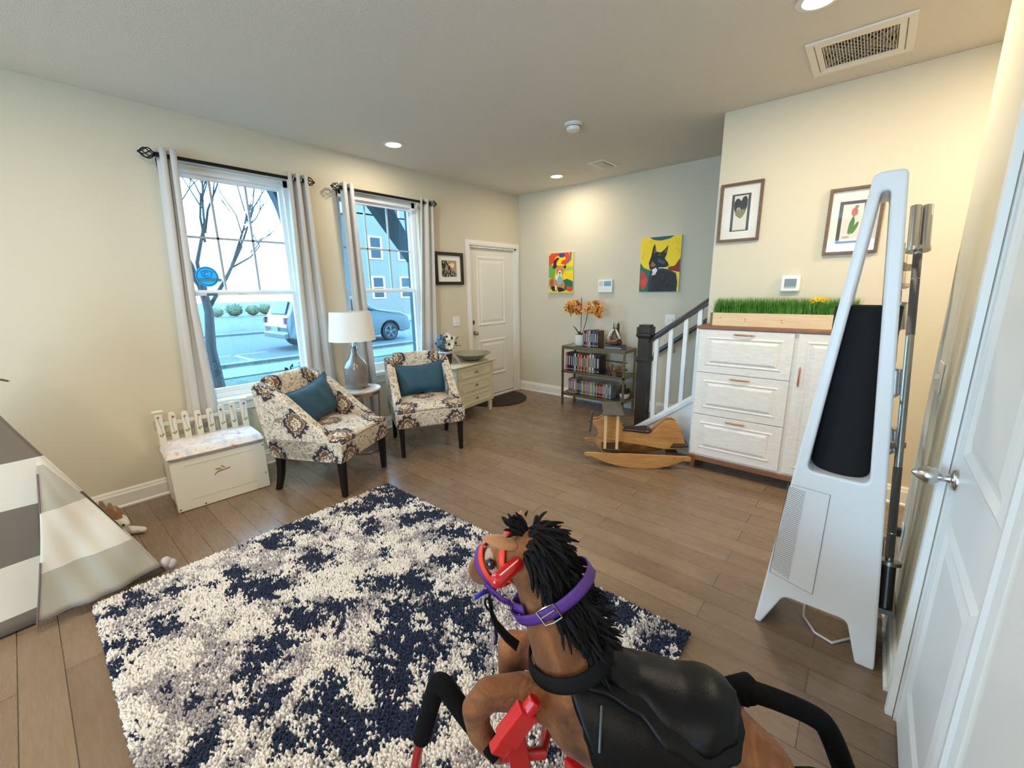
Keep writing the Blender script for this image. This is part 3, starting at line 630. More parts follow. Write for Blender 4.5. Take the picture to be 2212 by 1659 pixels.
S = [(YE, rect(-.226, .226, -.298, .298)), ((.02, .10, .14), [(-.13, .298), (.15, .298), (.10, .27), (.0, .255), (-.08, .268)]), (DGn, [(-.226, .03), (-.18, -.03), (-.08, -.07), (-.08, -.298), (-.226, -.298)]), ((.25, .02, .015), [(.10, -.03), (.17, -.02), (.226, .06), (.226, -.09), (.10, -.06)]), ((.55, .06, .03), [(-.215, -.05), (-.16, -.09), (-.125, -.17), (-.16, -.27), (-.2, -.27), (-.22, -.2)]), (RE, blob(-.17, -.19, .03, .05, wob=.3)), ((.45, .1, .08), blob(-.17, -.16, .02, .012)),
     ((.02, .04, .07), [(-.12, -.298), (-.125, -.2), (-.10, -.06), (-.06, -.02), (.05, -.045), (.12, -.06), (.19, -.10), (.21, -.2), (.205, -.298)]), (BK, [(-.10, -.29), (-.08, -.1), (.0, -.06), (.12, -.08), (.19, -.12), (.20, -.29)]),
     (BK, [(-.10, .10), (-.085, .19), (-.065, .228), (-.045, .14), (.01, .13), (.055, .165), (.085, .205), (.075, .11), (.055, .06), (.09, .02), (.105, -.015), (.07, -.035), (.0, -.03), (-.05, -.055), (-.11, -.05), (-.125, .02)]), ((.2, .11, .07), [(-.075, .12), (-.064, .195), (-.05, .135)]), ((.24, .12, .09), [(.045, .13), (.076, .175), (.066, .12)]), ((.04, .08, .11), [(-.02, .07), (.03, .04), (.07, .02), (.04, .0), (-.02, .03)]), ((.05, .10, .14), blob(-.005, .105, .014, .010)), ((.30, .15, .09), blob(-.075, .0, .025, .03, wob=.3)), (WH, [(-.085, -.055), (-.04, -.03), (-.02, -.06), (-.045, -.11), (-.085, -.115), (-.075, -.08)]), (WH, [(-.01, -.036), (.08, -.030), (.08, -.036), (-.01, -.043)])]
rr = random.Random(4)
for i in range(70):
    x = rr.uniform(-.21, .21); y = rr.uniform(.02, .27)
    if abs(x-.0) < .12 and y < .2: continue
    if y < .06 and abs(x) > .1: continue
    S.append(((.28, .14, .01) if i % 3 else (.80, .48, .01), blob(x, y, .007, .0022, 6, .1, i, .5)))
for i in range(26): x = rr.uniform(-.09, .17); y = rr.uniform(-.27, -.09); S.append(((.10, .13, .17), blob(x, y, .010, .002, 6, .1, i, rr.uniform(.5, 1.5))))
S = [(c, [(max(-.226, min(.226, a)), max(-.298, min(.298, b))) for a, b in p]) for c, p in S]
art(t, 'painted_picture', fn, S, .022, .0002)
# ------------------------------------------------------------------ curtains
cur = mat('curtain_cloth', (.60, .59, .57), .9, bump=.15, bscale=400, sheen=.2); blk = mat('black_iron', (.012, .012, .014), .45, .6)
def rod(x0, x1, label):
    t = thing('curtain_rod', label, 'curtain rod', (x0, YW-.078, 2.415), group='black curtain rods')
    L = x1-x0; MB().cyl((.05, 0, 0), (L-.05, 0, 0), .0125, n=14).build('rod', blk, t, smooth=True)
    for s, cx in ((-1, .0), (1, L)):
        f = MB(); c = Vector((cx+s*.0, 0, 0))
        for k in range(6):
            a = PI*k/6*2; f.tube([c+Vector((s*(-.045+.09*u), .034*math.sin(PI*u)*math.cos(a+u*2.2), .034*math.sin(PI*u)*math.sin(a+u*2.2))) for u in [i/10 for i in range(11)]], .0038, 6)
        f.cyl((cx-s*.065, 0, 0), (cx-s*.042, 0, 0), .016, n=14); f.ell((cx+s*.045, 0, 0), .007, n=8); f.build('finial', blk, t, smooth=True)
    for bx in (.075, L-.075): MB().tube([(bx, 0, -.016), (bx, .03, -.02), (bx, .077, -.02)], .006, 8).cyl((bx, .070, -.02), (bx, .0775, -.02), .02, n=14).build('bracket', blk, t, smooth=True)
    return t
rod(.765, 1.845, 'black curtain rod with wire cage finials over the left window')
rod(2.085, 3.205, 'black curtain rod with wire cage finials over the right window')
def curtain(a0, a1, b0, b1, folds, ph, label, z0=.03, kn=None):
    t = thing('curtain', label, 'curtain', ((a0+a1)/2, YW-.078, 0), group='grey curtain panels')
    n, mz = int(folds*20)+1, 26
    def fn(u, v):
        z = 2.46+(z0-2.46)*v; e = v**1.1
        x0 = a0+(b0-a0)*e; x1 = a1+(b1-a1)*e; am = .034-.016*v
        if kn: x1 = a1+(kn-a1)*min(1, v*2.3) if v < .43 else kn+(b1-kn)*((v-.43)/.57)
        y = am*math.cos(2*PI*folds*u+ph)+.030*v+.003*math.sin(9*u+4*v)*v
        return Vector((x0+(x1-x0)*u-(a0+a1)/2+.010*math.sin(4*PI*folds*u+ph)*1, y, z))
    MB().grid(fn, n, mz).build('cloth', cur, t, smooth=True, ang=180, solid=.003)
    g_ = MB()
    for i in range(int(folds*2)):
        u = (i+.5)/(folds*2)
        if 1: g_.tube([(a0+(a1-a0)*u-(a0+a1)/2+.0, .021*math.cos(q), 2.415+.021*math.sin(q)) for q in [2*PI*k/14 for k in range(14)]], .0028, 5, closed=True)
    g_.build('grommets', mat('grommet', (.35, .34, .32), .3, 1), t)
    return t
curtain(.820, .935, .685, .935, 2, 0, 'grey grommet curtain left of the left window, nearest the picket bench', kn=.90)
curtain(1.655, 1.820, 1.60, 1.90, 2.5, 1.2, 'grey grommet curtain right of the left window, beside the lamp')
curtain(2.132, 2.268, 2.17, 2.36, 2, .6, 'grey grommet curtain left of the right window, behind the lamp shade')
curtain(3.015, 3.185, 2.86, 3.13, 2, 2.0, 'grey grommet curtain right of the right window, beside the black picture frame')
# ------------------------------------------------------------------ upholstery
def damask():
    m = mat('damask_fabric', (.7, .6, .5), .85, sheen=.15); g = NG(m)
    uv = g.n('ShaderNodeUVMap').outputs[0]; v = uv
    nz = g.noise(v, 17, 0, .5, 1.8); nz2 = g.noise(g.mapping(v, loc=(3, 7, 0)), 24, 0, .5, 1.6)
    line = g.math('LESS_THAN', g.math('ABSOLUTE', g.math('SUBTRACT', nz, .5)), .030)
    line2 = g.math('LESS_THAN', g.math('ABSOLUTE', g.math('SUBTRACT', nz2, .47)), .020)
    spots = g.math('GREATER_THAN', g.noise(v, 34, 2, .5, .8), .575)
    base = g.mix(g.math('MULTIPLY', spots, .55), (.68, .60, .48), (.34, .23, .13))
    base = g.mix(g.math('MULTIPLY', line, .8), base, (.16, .11, .09)); base = g.mix(g.math('MULTIPLY', line2, .7), base, (.26, .19, .15))
    sp = g.n('ShaderNodeSeparateXYZ'); g.l(g.mapping(v, (1/.44, 1/.27, 1), loc=(.5, .42, 0)), sp.inputs[0])
    row_ = g.math('MULTIPLY', g.math('MODULO', g.math('FLOOR', g.math('ADD', sp.outputs[1], 20)), 2), .5)
    fx_ = g.math('SUBTRACT', g.math('FRACT', g.math('ADD', sp.outputs[0], row_)), .5); fy_ = g.math('MULTIPLY', g.math('SUBTRACT', g.math('FRACT', sp.outputs[1]), .5), .62)
    ang_ = g.math('ARCTAN2', fy_, fx_); r_ = g.math('ADD', g.math('MULTIPLY', g.math('ABSOLUTE', fx_), 1.15), g.math('ABSOLUTE', fy_))
    r2_ = g.math('SQRT', g.math('ADD', g.math('MULTIPLY', fx_, fx_), g.math('MULTIPLY', fy_, fy_)))
    rad = g.math('ADD', g.math('MULTIPLY', r_, .45), g.math('MULTIPLY', r2_, .55))
    rad = g.math('DIVIDE', rad, g.math('ADD', .90, g.math('MULTIPLY', g.math('ABSOLUTE', g.math('SINE', g.math('MULTIPLY', ang_, 6))), .20)))
    rad = g.math('ADD', rad, g.math('MULTIPLY', g.math('SUBTRACT', g.noise(v, 38, 1), .5), .16))
    W = (.68, .60, .48)
    med = g.ramp(rad, [(0, W), (.035, (.26, .17, .09)), (.07, W), (.10, (.17, .095, .05)), (.175, W), (.19, (.035, .026, .034)), (.255, (.18, .13, .11)), (.265, (.64, .57, .48)), (.280, (.08, .06, .06)), (.292, W)], True)
    base = g.mix(g.math('LESS_THAN', rad, .30), base, med)
    g.l(base, g.b.inputs['Base Color']); g.bump(g.noise(v, 500, 2), .1, .002); return m
dam = damask(); espresso = mat('espresso_leg', (.006, .004, .0035), .35, spec=.3)
def armchair():
    t = thing('armchair', 'x', 'armchair', (0, 0, 0))
    xz = lambda p, d: Vector((p[0], d, p[1]))
    arm = [(-.255, .275), (.20, .275), (.255, .30), (.262, .44), (.245, .475), (.21, .50), (.12, .565), (.0, .665), (-.10, .745), (-.19, .80), (-.26, .835), (-.33, .84), (-.355, .825), (-.345, .70), (-.30, .45)]
    for s in (-1, 1):
        a, b = (.232, .312) if s > 0 else (-.312, -.232)
        MB().prism(arm, xz, a, b).build('arm', dam, t, smooth=True, bevel=.022, uv=True, bseg=3)
    bk = [(-.20, .40), (-.155, .42), (-.215, .60), (-.255, .80), (-.275, .865), (-.31, .88), (-.35, .87), (-.362, .84), (-.345, .70), (-.29, .40)]
    MB().prism(bk, xz, -.228, .228).build('backrest', dam, t, smooth=True, bevel=.018, uv=True, bseg=3)
    MB().prism([(-.255, .275), (.345, .275), (.36, .30), (.362, .425), (.345, .44), (-.25, .44)], xz, -.312, .312).build('seat_base', dam, t, smooth=True, bevel=.02, uv=True, bseg=3)
    def cush(u, v):
        x = -.20+.565*u; y = -.30+.60*v
        e = 1-max(abs(2*u-1), abs(2*v-1))**6; q = .228 if x < .24 else .31
        return Vector((x, max(-q, min(q, y)), .438+.030*e+.012*(1-(2*u-1)**2)*(1-(2*v-1)**2)))
    mb = MB().grid(cush, 26, 26); mb.build('seat_cushion', dam, t, smooth=True, uv=True, solid=.012)
    MB().tube([(.363, -.305, .436), (.363, .305, .436)], .0035, 6).build('piping', mat('piping', (.30, .22, .16), .8), t)
    for y in (-.27, .27):
        MB().hexa([(.300, y-.017, 0), (.334, y-.017, 0), (.334, y+.017, 0), (.300, y+.017, 0)], [(.292, y-.024, .28), (.342, y-.024, .28), (.342, y+.024, .28), (.292, y+.024, .28)]).build('leg', espresso, t, bevel=.003)
        lb = MB(); N = 7; sec = []
        for i in range(N):
            k = i/(N-1); xx = -.215-.055*(1-k)**2; hw = .017+.007*k; sec.append([(xx-hw, y-hw, .28*k), (xx+hw, y-hw, .28*k), (xx+hw, y+hw, .28*k), (xx-hw, y+hw, .28*k)])
        for a, b in zip(sec, sec[1:]): lb.hexa(a, b)
        lb.build('leg', espresso, t)
    return t
def pillow(loc, rot, label):
    t = thing('lumbar_pillow', label, 'pillow', loc); t.rotation_euler = rot
    A, B = .255, .155
    def f(s):
        def fn(u, v):
            a, b = 2*u-1, 2*v-1; e = max(0, (1-a**4)*(1-b**4)); k = 1+.09*(abs(a*b))**2-.05*(1-abs(a*b))
            th = .062*e**.55*(1-.25*a*a)+.004*math.sin(9*a+3*b)*(1-b*b)*e+.006*math.sin(14*a)*max(0, b)*e
            return Vector((s*th, a*A*k, b*B*k*(1-.10*(1-a*a))))
        return fn
    vel = mat('blue_velvet', (.007, .060, .105), .6, sheen=.2, var=.2, vscale=9)
    MB().grid(f(1), 30, 20).grid(f(-1), 30, 20).build('cover', vel, t, smooth=True, ang=80)
    rim = [f(1)(u, 0) for u in [i/20 for i in range(20)]]+[f(1)(1, v) for v in [i/14 for i in range(14)]]+[f(1)(1-u, 1) for u in [i/20 for i in range(20)]]+[f(1)(0, 1-v) for v in [i/14 for i in range(14)]]
    MB().tube(rim, .0045, 7, closed=True).build('piping', vel, t, smooth=True)
    return t
ch = armchair(); ch.location = (1.445, 3.195, 0); ch.rotation_euler = (0, 0, R(-63.6)); tag(ch, 'patterned armchair with blue pillow beside the white picket bench', 'armchair', 'patterned damask armchairs')
c2 = copy_tree(ch); c2.location = (2.447, 3.235, 0); c2.rotation_euler = (0, 0, R(-117)); tag(c2, 'patterned armchair with blue pillow in front of the cream nightstand', 'armchair', 'patterned damask armchairs')
def place_pillow(ch_, lx, ly, z, tilt, roll, label):
    m = Matrix.Translation(ch_.location) @ Matrix.Rotation(ch_.rotation_euler.z, 4, 'Z') @ Matrix.Translation((lx, ly, z)) @ Matrix.Rotation(R(tilt), 4, 'Y') @ Matrix.Rotation(R(roll), 4, 'X')
    p = pillow((0, 0, 0), (0, 0, 0), label); p.location = m.translation; p.rotation_euler = m.to_euler(); return p
place_pillow(ch, -.115, .045, .630, -22, 8, 'teal blue velvet pillow on the armchair nearest the white picket bench')
place_pillow(c2, -.120, .015, .628, -22, 3, 'teal blue velvet pillow on the armchair nearest the front door')
# ------------------------------------------------------------------ side table and lamp
gold = mat('aged_gold', (.42, .30, .17), .35, .9); marble = mat('marble_top', (.62, .57, .50), .35, var=.25, vscale=14)
t = thing('side_table', 'small round marble-topped table with brass legs between the armchairs', 'side table', (1.965, 3.575, 0))
MB().lathe([(.0001, .575), (.178, .575), (.196, .58), (.200, .592), (.196, .600), (.0001, .600)], 48).build('table_top', marble, t, smooth=True)
MB().lathe([(.180, .548), (.186, .548), (.186, .576), (.180, .576), (.180, .548)], 48).build('apron_ring', gold, t, smooth=True)
for i, a in enumerate((R(-35), R(85), R(205))):
    MB().tube([(.172*math.cos(a)*k, .172*math.sin(a)*k, z) for k, z in ((1.02, .565), (1.0, .45), (.93, .25), (.96, .10), (1.02, .018), (.98, .008))], .0075, 8).build('leg', gold, t, smooth=True)
MB().tube([(.172*math.cos(2*PI*i/36), .172*math.sin(2*PI*i/36), .010) for i in range(36)], .007, 8, closed=True).build('floor_ring', gold, t, smooth=True)
t = thing('table_lamp', 'table lamp with white drum shade and grey glazed bottle base', 'lamp', (1.955, 3.58, .601), R(18))
gz = mat('grey_glaze', (.20, .175, .15), .12, coat=.8, var=.15, vscale=12)
MB().lathe([(.080, .012), (.084, .02), (.086, .08), (.090, .19), (.088, .215), (.074, .250), (.046, .290), (.028, .325), (.022, .36), (.021, .395)], 48, sq=3.6).build('base', gz, t, smooth=True, ang=60)
MB().box(-.07, -.02, -.082, .082, 0, .013).box(.02, .07, -.082, .082, 0, .013).build('foot', gz, t)
MB().cyl((0, 0, .395), (0, 0, .455), .012).cyl((0, 0, .395), (0, 0, .402), .019).cyl((0, 0, .455), (0, 0, .72), .003, n=8).tube([(-.17, 0, .695), (0, 0, .695), (.17, 0, .695)], .002, 6).build('socket_stem', mat('chrome', (.75, .75, .75), .12, 1), t, smooth=True)
MB().lathe([(.203, .450), (.176, .708), (.174, .708), (.201, .450), (.203, .450)], 64).build('lamp_shade', mat('shade_cloth', (.80, .79, .76), .85, bump=.1, bscale=300), t, smooth=True)
MB().cyl((0, 0, .715), (0, 0, .727), .004, n=10).ell((0, 0, .733), .008, n=10).build('finial', nick, t, smooth=True)
# ------------------------------------------------------------------ nightstand with bowl and bouquet
cream = mat('cream_lacquer', (.66, .62, .45), .35)
t = thing('nightstand', 'cream three-drawer chest between the right armchair and the front door', 'chest of drawers', (3.35, 3.635, 0), R(7))
D = .20
MB().box(-.345, .345, -D, D, .145, .632).build('body', cream, t, bevel=.004)
MB().box(-.39, .39, -D-.03, D+.01, .634, .655).build('top', cream, t, bevel=.008)
fl_ = lambda u, v, d: Vector((u, -D-d, v))
for z0, z1, nm in ((.485, .622, 0), (.325, .470, 1), (.168, .315, 2)):
    d_ = MB().box(-.325, .255 if 0 else .325-.04, -D-.010, -D+.002, z0, z1).build('drawer', cream, t, bevel=.003)
    ch8 = .03; u0, u1, a, b = -.285, .245, z0+.028, z1-.028; o8 = [(u0+ch8, a), (u1-ch8, a), (u1, a+ch8), (u1, b-ch8), (u1-ch8, b), (u0+ch8, b), (u0, b-ch8), (u0, a+ch8)]
    MB().tube([fl_(p[0], p[1], .011) for p in o8], .0045, 6, closed=True).build('moulding', cream, d_)
    MB().lathe([(.006, 0), (.006, .012), (.014, .018), (.013, .026), (.0001, .029)], 16, TR((-.02, -D-.010, (z0+z1)/2), x=R(90))).build('knob', nick, d_, smooth=True)
for sx in (-1, 1):
    for sy in (-1, 1):
        MB().lathe([(.014, 0), (.020, .012), (.018, .022), (.030, .045), (.027, .105), (.031, .112), (.031, .125), (.024, .132), (.032, .145)], 20).build('leg', cream, t, smooth=True, loc=(sx*.305, sy*(D-.035), 0))
t = thing('bowl', 'wide shallow silver-green bowl on the cream nightstand', 'bowl', (3.475, 3.60, .656))
MB().lathe([(.0001, .004), (.075, .004), (.080, .0), (.088, .0), (.13, .028), (.19, .062), (.235, .084), (.232, .090), (.185, .068), (.12, .034), (.06, .014), (.0001, .012)], 56).build('shell', mat('pewter_glaze', (.42, .43, .36), .22, .75, bump=.3, bscale=70), t, smooth=True, ang=60)
rr = random.Random(2); sm2 = MB()
for i in range(7): sm2.ell((rr.uniform(-.07, .07), rr.uniform(-.05, .06), .030), (.022, .016, .012), n=10, mi=i % 2)
tag(sm2.build('trinkets', [mat('pearl', (.8, .8, .76), .3), mat('black_glass', (.01, .01, .01), .2)], t), kind='stuff')
t = thing('flower_vase', 'dark vase of white anemones and blue hydrangea on the cream nightstand', 'vase of flowers', (3.10, 3.64, .656))
MB().lathe([(.0001, .002), (.050, .002), (.054, .01), (.062, .10), (.068, .165), (.066, .168), (.058, .16), (.0001, .15)], 28, rotm(z=.3), sq=5).build('vase', mat('dark_glass', (.012, .018, .028), .12, coat=.5), t, smooth=True)
MB().lathe([(.068, .125), (.069, .128), (.069, .150), (.068, .153)], 28, rotm(z=.3), sq=5).tube([(.05, -.05, .14), (.10, -.07, .08), (.15, -.08, .004)], .006, 5).tube([(.05, -.055, .14), (.085, -.075, .07), (.12, -.09, .004)], .006, 5).build('ribbon', mat('satin_ribbon', (.55, .58, .66), .35), t)
wp = mat('white_petal', (.78, .76, .68), .7, var=.1); cen = mat('anemone_centre', (.015, .01, .015), .6); lf = mat('dark_leaf', (.03, .05, .025), .5)
def flower(parent, p, r, facing, mats, n=7, name='flower'):
    d = Vector(facing).normalized(); a = d.orthogonal().normalized(); b = d.cross(a); mb = MB()
    for i in range(n):
        q = 2*PI*i/n; e = a*math.cos(q)+b*math.sin(q); f = d.cross(e)
        pts = [Vector((0, 0, 0)), e*r*.45+f*r*.38+d*r*.12, e*r*.95+f*r*.30+d*r*.28, e*r*1.02-f*r*.22+d*r*.26, e*r*.5-f*r*.38+d*r*.10]
        mb.add([x+d*.002*(i % 2) for x in pts], [(0, 1, 2, 3, 4)])
    mb.ell(d*r*.14, r*.26, n=10, mi=1); o = mb.build(name, mats, parent); o.location = p; return o
for p, r, f in (((.00, -.03, .315), .050, (-.1, -1, .5)), ((.08, -.02, .290), .058, (.2, -1, .25)), ((-.01, -.075, .235), .060, (-.15, -1, .05)), ((.115, -.04, .235), .055, (.6, -1, -.1)), ((.155, .0, .225), .050, (.8, -.6, .1)), ((.03, .03, .30), .04, (0, -.4, 1))): flower(t, p, r, f, [wp, cen], 8)
rr = random.Random(9)
for k, (cx, cy, cz, cr) in enumerate(((-.095, -.04, .255, .062), (-.05, .0, .29, .05))):
    mb = MB()
    for i in range(110):
        d = Vector((rr.gauss(0, 1), rr.gauss(0, 1), rr.gauss(0, 1))).normalized(); a = (d.orthogonal().normalized()+d*rr.uniform(-.7, .7)).normalized(); b = (d.cross(a)+d*rr.uniform(-.6, .6)).normalized(); c = d*cr*rr.uniform(.85, 1.1); s = .013
        mb.add([c+a*s, c+b*s, c-a*s, c-b*s], [(0, 1, 2, 3)])
    mb.ell((0, 0, 0), cr*.70, n=10); mb.build('hydrangea', mat('hydrangea_blue', (.12, .21, .26), .8, var=.6, vscale=45), t, loc=(cx, cy, cz))
def leaf(parent, p, q, wd, m, name='leaf', bend=.0):
    p, q = Vector(p), Vector(q); d = q-p; s = d.cross(Vector((0, 0, 1)))
    s = s.normalized() if s.length > 1e-4 else Vector((1, 0, 0)); n = 7; vs = []; 
    for i in range(n):
        k = i/(n-1); wv = wd*math.sin(PI*min(1, k*.94+.06))**.8; c = p+d*k+Vector((0, 0, bend*math.sin(PI*k)))
        vs += [c-s*wv, c+Vector((0, 0, -wd*.2)), c+s*wv]
    fs = []
    for i in range(n-1): fs += [(3*i, 3*i+3, 3*i+4, 3*i+1), (3*i+1, 3*i+4, 3*i+5, 3*i+2)]
    return MB().add(vs, fs).build(name, m, parent, smooth=True)
for p, q in (((.02, 0, .22), (.20, -.02, .30)), ((.02, 0, .22), (.19, -.06, .20)), ((0, 0, .25), (-.02, -.02, .37)), ((-.02, 0, .22), (-.17, -.02, .26)), ((-.02, -.02, .2), (-.12, -.06, .19)), ((0, 0, .2), (.06, -.09, .19))): leaf(t, p, q, .026, lf)
# ------------------------------------------------------------------ door mat
rr = random.Random(1); mb = MB().lathe([(.0001, .004), (.36, .004), (.40, .0), (.405, .008), (.385, .014), (.0001, .014)], 60)
mtm = mat('coir_mat', (.030, .020, .014), 1, bump=1, bscale=40, var=.5, vscale=30)
t = mb.build('door_mat', mtm, loc=(4.14, 3.91-.0, .001)); 
mv = [v.co for v in t.data.vertices]
for v_ in t.data.vertices:
    v_.co.x *= 1.12; v_.co.y *= 1.25
    if v_.co.y > -.03: v_.co.y = -.03-.0001*v_.co.y
tag(t, 'dark brown half-round door mat in front of the front door', 'door mat')
# ------------------------------------------------------------------ picket toy-box bench
bw_ = mat('bench_white', (.76, .745, .66), .4)
t = thing('storage_bench', 'white toy-box bench with painted picket-fence back under the left window', 'bench', (.775, 3.452, 0), R(-4))
W2 = .288
MB().box(-W2, W2, 0, .018, .004, .368).build('front_panel', bw_, t, bevel=.002)
for s in (-1, 1): MB().box(min(s*W2, s*(W2-.018)), max(s*W2, s*(W2-.018)), .018, .345, .03, .368).box(min(s*W2, s*(W2-.018)), max(s*W2, s*(W2-.018)), .018, .08, 0, .03).box(min(s*W2, s*(W2-.018)), max(s*W2, s*(W2-.018)), .29, .345, 0, .03).build('side_panel', bw_, t, bevel=.002)
MB().box(-W2, W2, .33, .345, .03, .368).box(-W2+.02, W2-.02, .02, .33, .03, .045).build('back_panel', bw_, t)
MB().tube([(-.21, -.0008, .325), (.21, -.0008, .325)], .0014, 4).tube([(-.21, -.0008, .075), (.21, -.0008, .075)], .0014, 4).build('groove_line', mat('groove', (.45, .42, .34), .6), t)
ft = lambda p, d: Vector((p[0], -d, p[1]))
MB().prism([(-.05, .205), (-.03, .222), (.045, .232), (.052, .242), (.035, .240), (-.03, .232), (-.052, .215)], ft, 0, .0012).build('painted_branch', mat('mauve_paint', (.36, .18, .26), .6), t)
MB().prism(blob(-.022, .247, .022, .007, 12, 0, 0, -.2), ft, 0, .0012).prism(blob(.006, .256, .016, .006, 12, 0, 0, -.7), ft, 0, .0012).build('painted_leaf', mat('leaf_paint', (.28, .36, .10), .6), t)
bolt = mat('bolt_dark', (.03, .03, .03), .5)
for x, z in ((-.275, .022), (-.13, .018), (.27, .12), (.277, .345)): MB().cyl((x, 0, z), (x, -.003, z), .005, n=10).build('screw_cap', bolt, t)
def pad(s):
    def fn(u, v):
        a, b = 2*u-1, 2*v-1; e = max(0, (1-a**8)*(1-b**6))
        return Vector((a*.300, .155+b*.178, .400+s*.036*e**.3*(1.25 if s > 0 else 1)+(.006*math.sin(7*a)*e if s > 0 else 0)))
    return fn
floral = mat('floral_cotton', (.74, .68, .66), .85); g = NG(floral); tcf = g.n('ShaderNodeTexCoord').outputs['Object']
nf = g.noise(tcf, 14, 3, .6, .6); g.l(g.ramp(nf, [(.40, (.62, .60, .66)), (.5, (.78, .74, .72)), (.6, (.80, .72, .68)), (.66, (.50, .22, .26)), (.70, (.72, .66, .62))]), g.b.inputs['Base Color'])
MB().grid(pad(1), 30, 14).grid(pad(-1), 30, 14).build('seat_cushion', floral, t, smooth=True, ang=70)
tops = [.655, .642, .632, .622, .622, .632, .642, .652]; stem = mat('stem_paint', (.12, .14, .10), .6)
fcol = [(.35, .12, .10), (.45, .10, .12), (.15, .18, .28), (.50, .14, .10), (.25, .40, .34), (.10, .12, .32), (.45, .14, .16), (.14, .10, .40)]
for i in range(8):
    x = -W2+.022+i*(2*W2-.044)/7; zt = tops[i]; h = .021
    post = i in (0, 7)
    pl = [(x-h, .05), (x+h, .05), (x+h, zt-(0 if post else .012)), (x+h*.6, zt), (x-h*.6, zt), (x-h, zt-(0 if post else .012))]
    k_ = MB().prism(pl, lambda p, d: Vector((p[0], .368-d, p[1])), 0, .018 if not post else .030)
    if post: k_.box(x-.032, x+.032, .328, .378, zt, zt+.012)
    pk = k_.build('picket' if not post else 'post', bw_, t, bevel=.003)
    yf = .368-(.030 if post else .018)
    rr = random.Random(i); ph = rr.random()*6
    MB().tube([(x+.006*math.sin(ph+z*30), yf-.0006, z) for z in [.47+(zt-.04-.47)*k/8 for k in range(9)]], .0012, 4).build('painted_stem', stem, pk)
    fp = MB()
    for k in range(6 if i % 2 else 4): a = k*PI*2/(6 if i % 2 else 4); fp.prism(blob(x+.006*math.sin(ph+zt*30)+.0055*math.cos(a), zt-.035+.0055*math.sin(a), .0055, .0028, 8, 0, 0, a), lambda p, d: Vector((p[0], yf-.0004-d, p[1])), 0, .0008+.0002*k)
    fp.build('painted_flower', mat('flower_paint_%d' % i, fcol[i], .6), pk)
    MB().prism(blob(x-.007, .485, .006, .011, 8, 0, 0, .5), lambda p, d: Vector((p[0], yf-.0004-d, p[1])), 0, .001).prism(blob(x+.008, .49, .006, .011, 8, 0, 0, -.5), lambda p, d: Vector((p[0], yf-.0004-d, p[1])), 0, .001).build('painted_leaf', MC['leaf_paint'], pk)
MB().box(-W2, W2, .370, .382, .545, .572).box(-W2, W2, .370, .382, .40, .43).build('fence_rail', bw_, t, bevel=.002)
# ------------------------------------------------------------------ play tent
tn = thing('play_tent', 'grey and white wide-striped fabric teepee play tent at the left edge', 'play tent', (0, 0, 0))
A = Vector((-.345, 3.27, 1.40)); FR = Vector((.285, 2.775, .0)); FL = Vector((-.975, 2.70, 0)); BR_ = Vector((-.06, 3.78, 0)); BL_ = Vector((-1.0, 3.78, 0))
def stripes(name, c1, c2, per, off, wd=.5):
    m = mat(name, c1, .9, bump=.15, bscale=500, sheen=.1); g = NG(m); sp = g.n('ShaderNodeSeparateXYZ'); g.l(g.n('ShaderNodeTexCoord').outputs['Object'], sp.inputs[0])
    f = g.math('LESS_THAN', g.math('FRACT', g.math('ADD', g.math('DIVIDE', sp.outputs[2], per), off)), wd)
    g.l(g.mix(f, c2, c1), g.b.inputs['Base Color']); return m
tent_m = stripes('tent_stripes', (.155, .130, .105), (.62, .585, .515), .44, .373, .53)
def face(P, Q, name, m, sag=.03, n=16):
    nrm = (Q-P).cross(A-P).normalized()
    def fn(u, v):
        b = P+(Q-P)*u; p = b+(A-b)*v*.93; s = sag*math.sin(PI*u)*(1-v)*(.4+.6*math.sin(PI*min(1, v+.15)))
        lift = .05*math.sin(PI*u)*max(0, 1-v*9) if name == 'front_panel' else 0
        return p-nrm*s*(-1 if 0 else 1)+Vector((0, 0, lift*.3))+nrm*.008*math.sin(u*14+v*5)*(1-v)
    return MB().grid(fn, n*2, n*2).build(name, m, tn, smooth=True, ang=180, solid=.004)
face(FL, FR, 'front_panel', tent_m); face(FR, BR_, 'side_panel', tent_m); face(BR_, BL_, 'back_panel', tent_m); face(BL_, FL, 'side_panel', tent_m)
polem = mat('pine_pole', (.45, .30, .16), .5)
for q in (FR, FL, BR_, BL_): MB().cyl(q+Vector((-.03 if q.x > -.3 else .03, .035 if q.y < 3.2 else -.035, .012)), A+(A-q)*.08, .010).build('pole', polem, tn)
# tied-back flap on the right part of the front
flap_m = stripes('flap_stripes', (.385, .360, .30), (.62, .585, .515), .45, .92, .45)
e = lambda k, o=0: FR+(A-FR)*k+Vector((-.0, -.016, 0))
def fl2(u, v):
    top = Vector((-.060, 3.0, .72)); rt_ = Vector((.268, 2.755, .055)); bl = Vector((-.185, 2.685, .052)); tl = top
    right = tl+(rt_-tl)*v; left = tl+(bl-tl)*v; p = left+(right-left)*u
    return p+Vector((.012*math.sin(PI*v), -.016-.020*math.sin(PI*u)*v-.010*math.sin(9*u*v+3*v)-.009*math.sin(16*(1-u)*(.4+v))*v*math.sin(PI*min(1, u*1.1)), 0))
MB().grid(fl2, 26, 26).build('door_flap', flap_m, tn, smooth=True, ang=180, solid=.004)
MB().tube([fl2(0, k/20)+Vector((0, -.005, 0)) for k in range(2, 8)], .0035, 5).build('flap_binding', mat('mauve_binding', (.16, .11, .12), .8), tn)
MB().tube([fl2(0, k/20)+Vector((0, -.005, 0)) for k in range(13, 21)], .0035, 5).tube([fl2(k/20, 1)+Vector((0, -.004, 0)) for k in range(21)], .0025, 5).build('flap_binding', mat('mauve_binding', (.16, .11, .12), .8), tn)
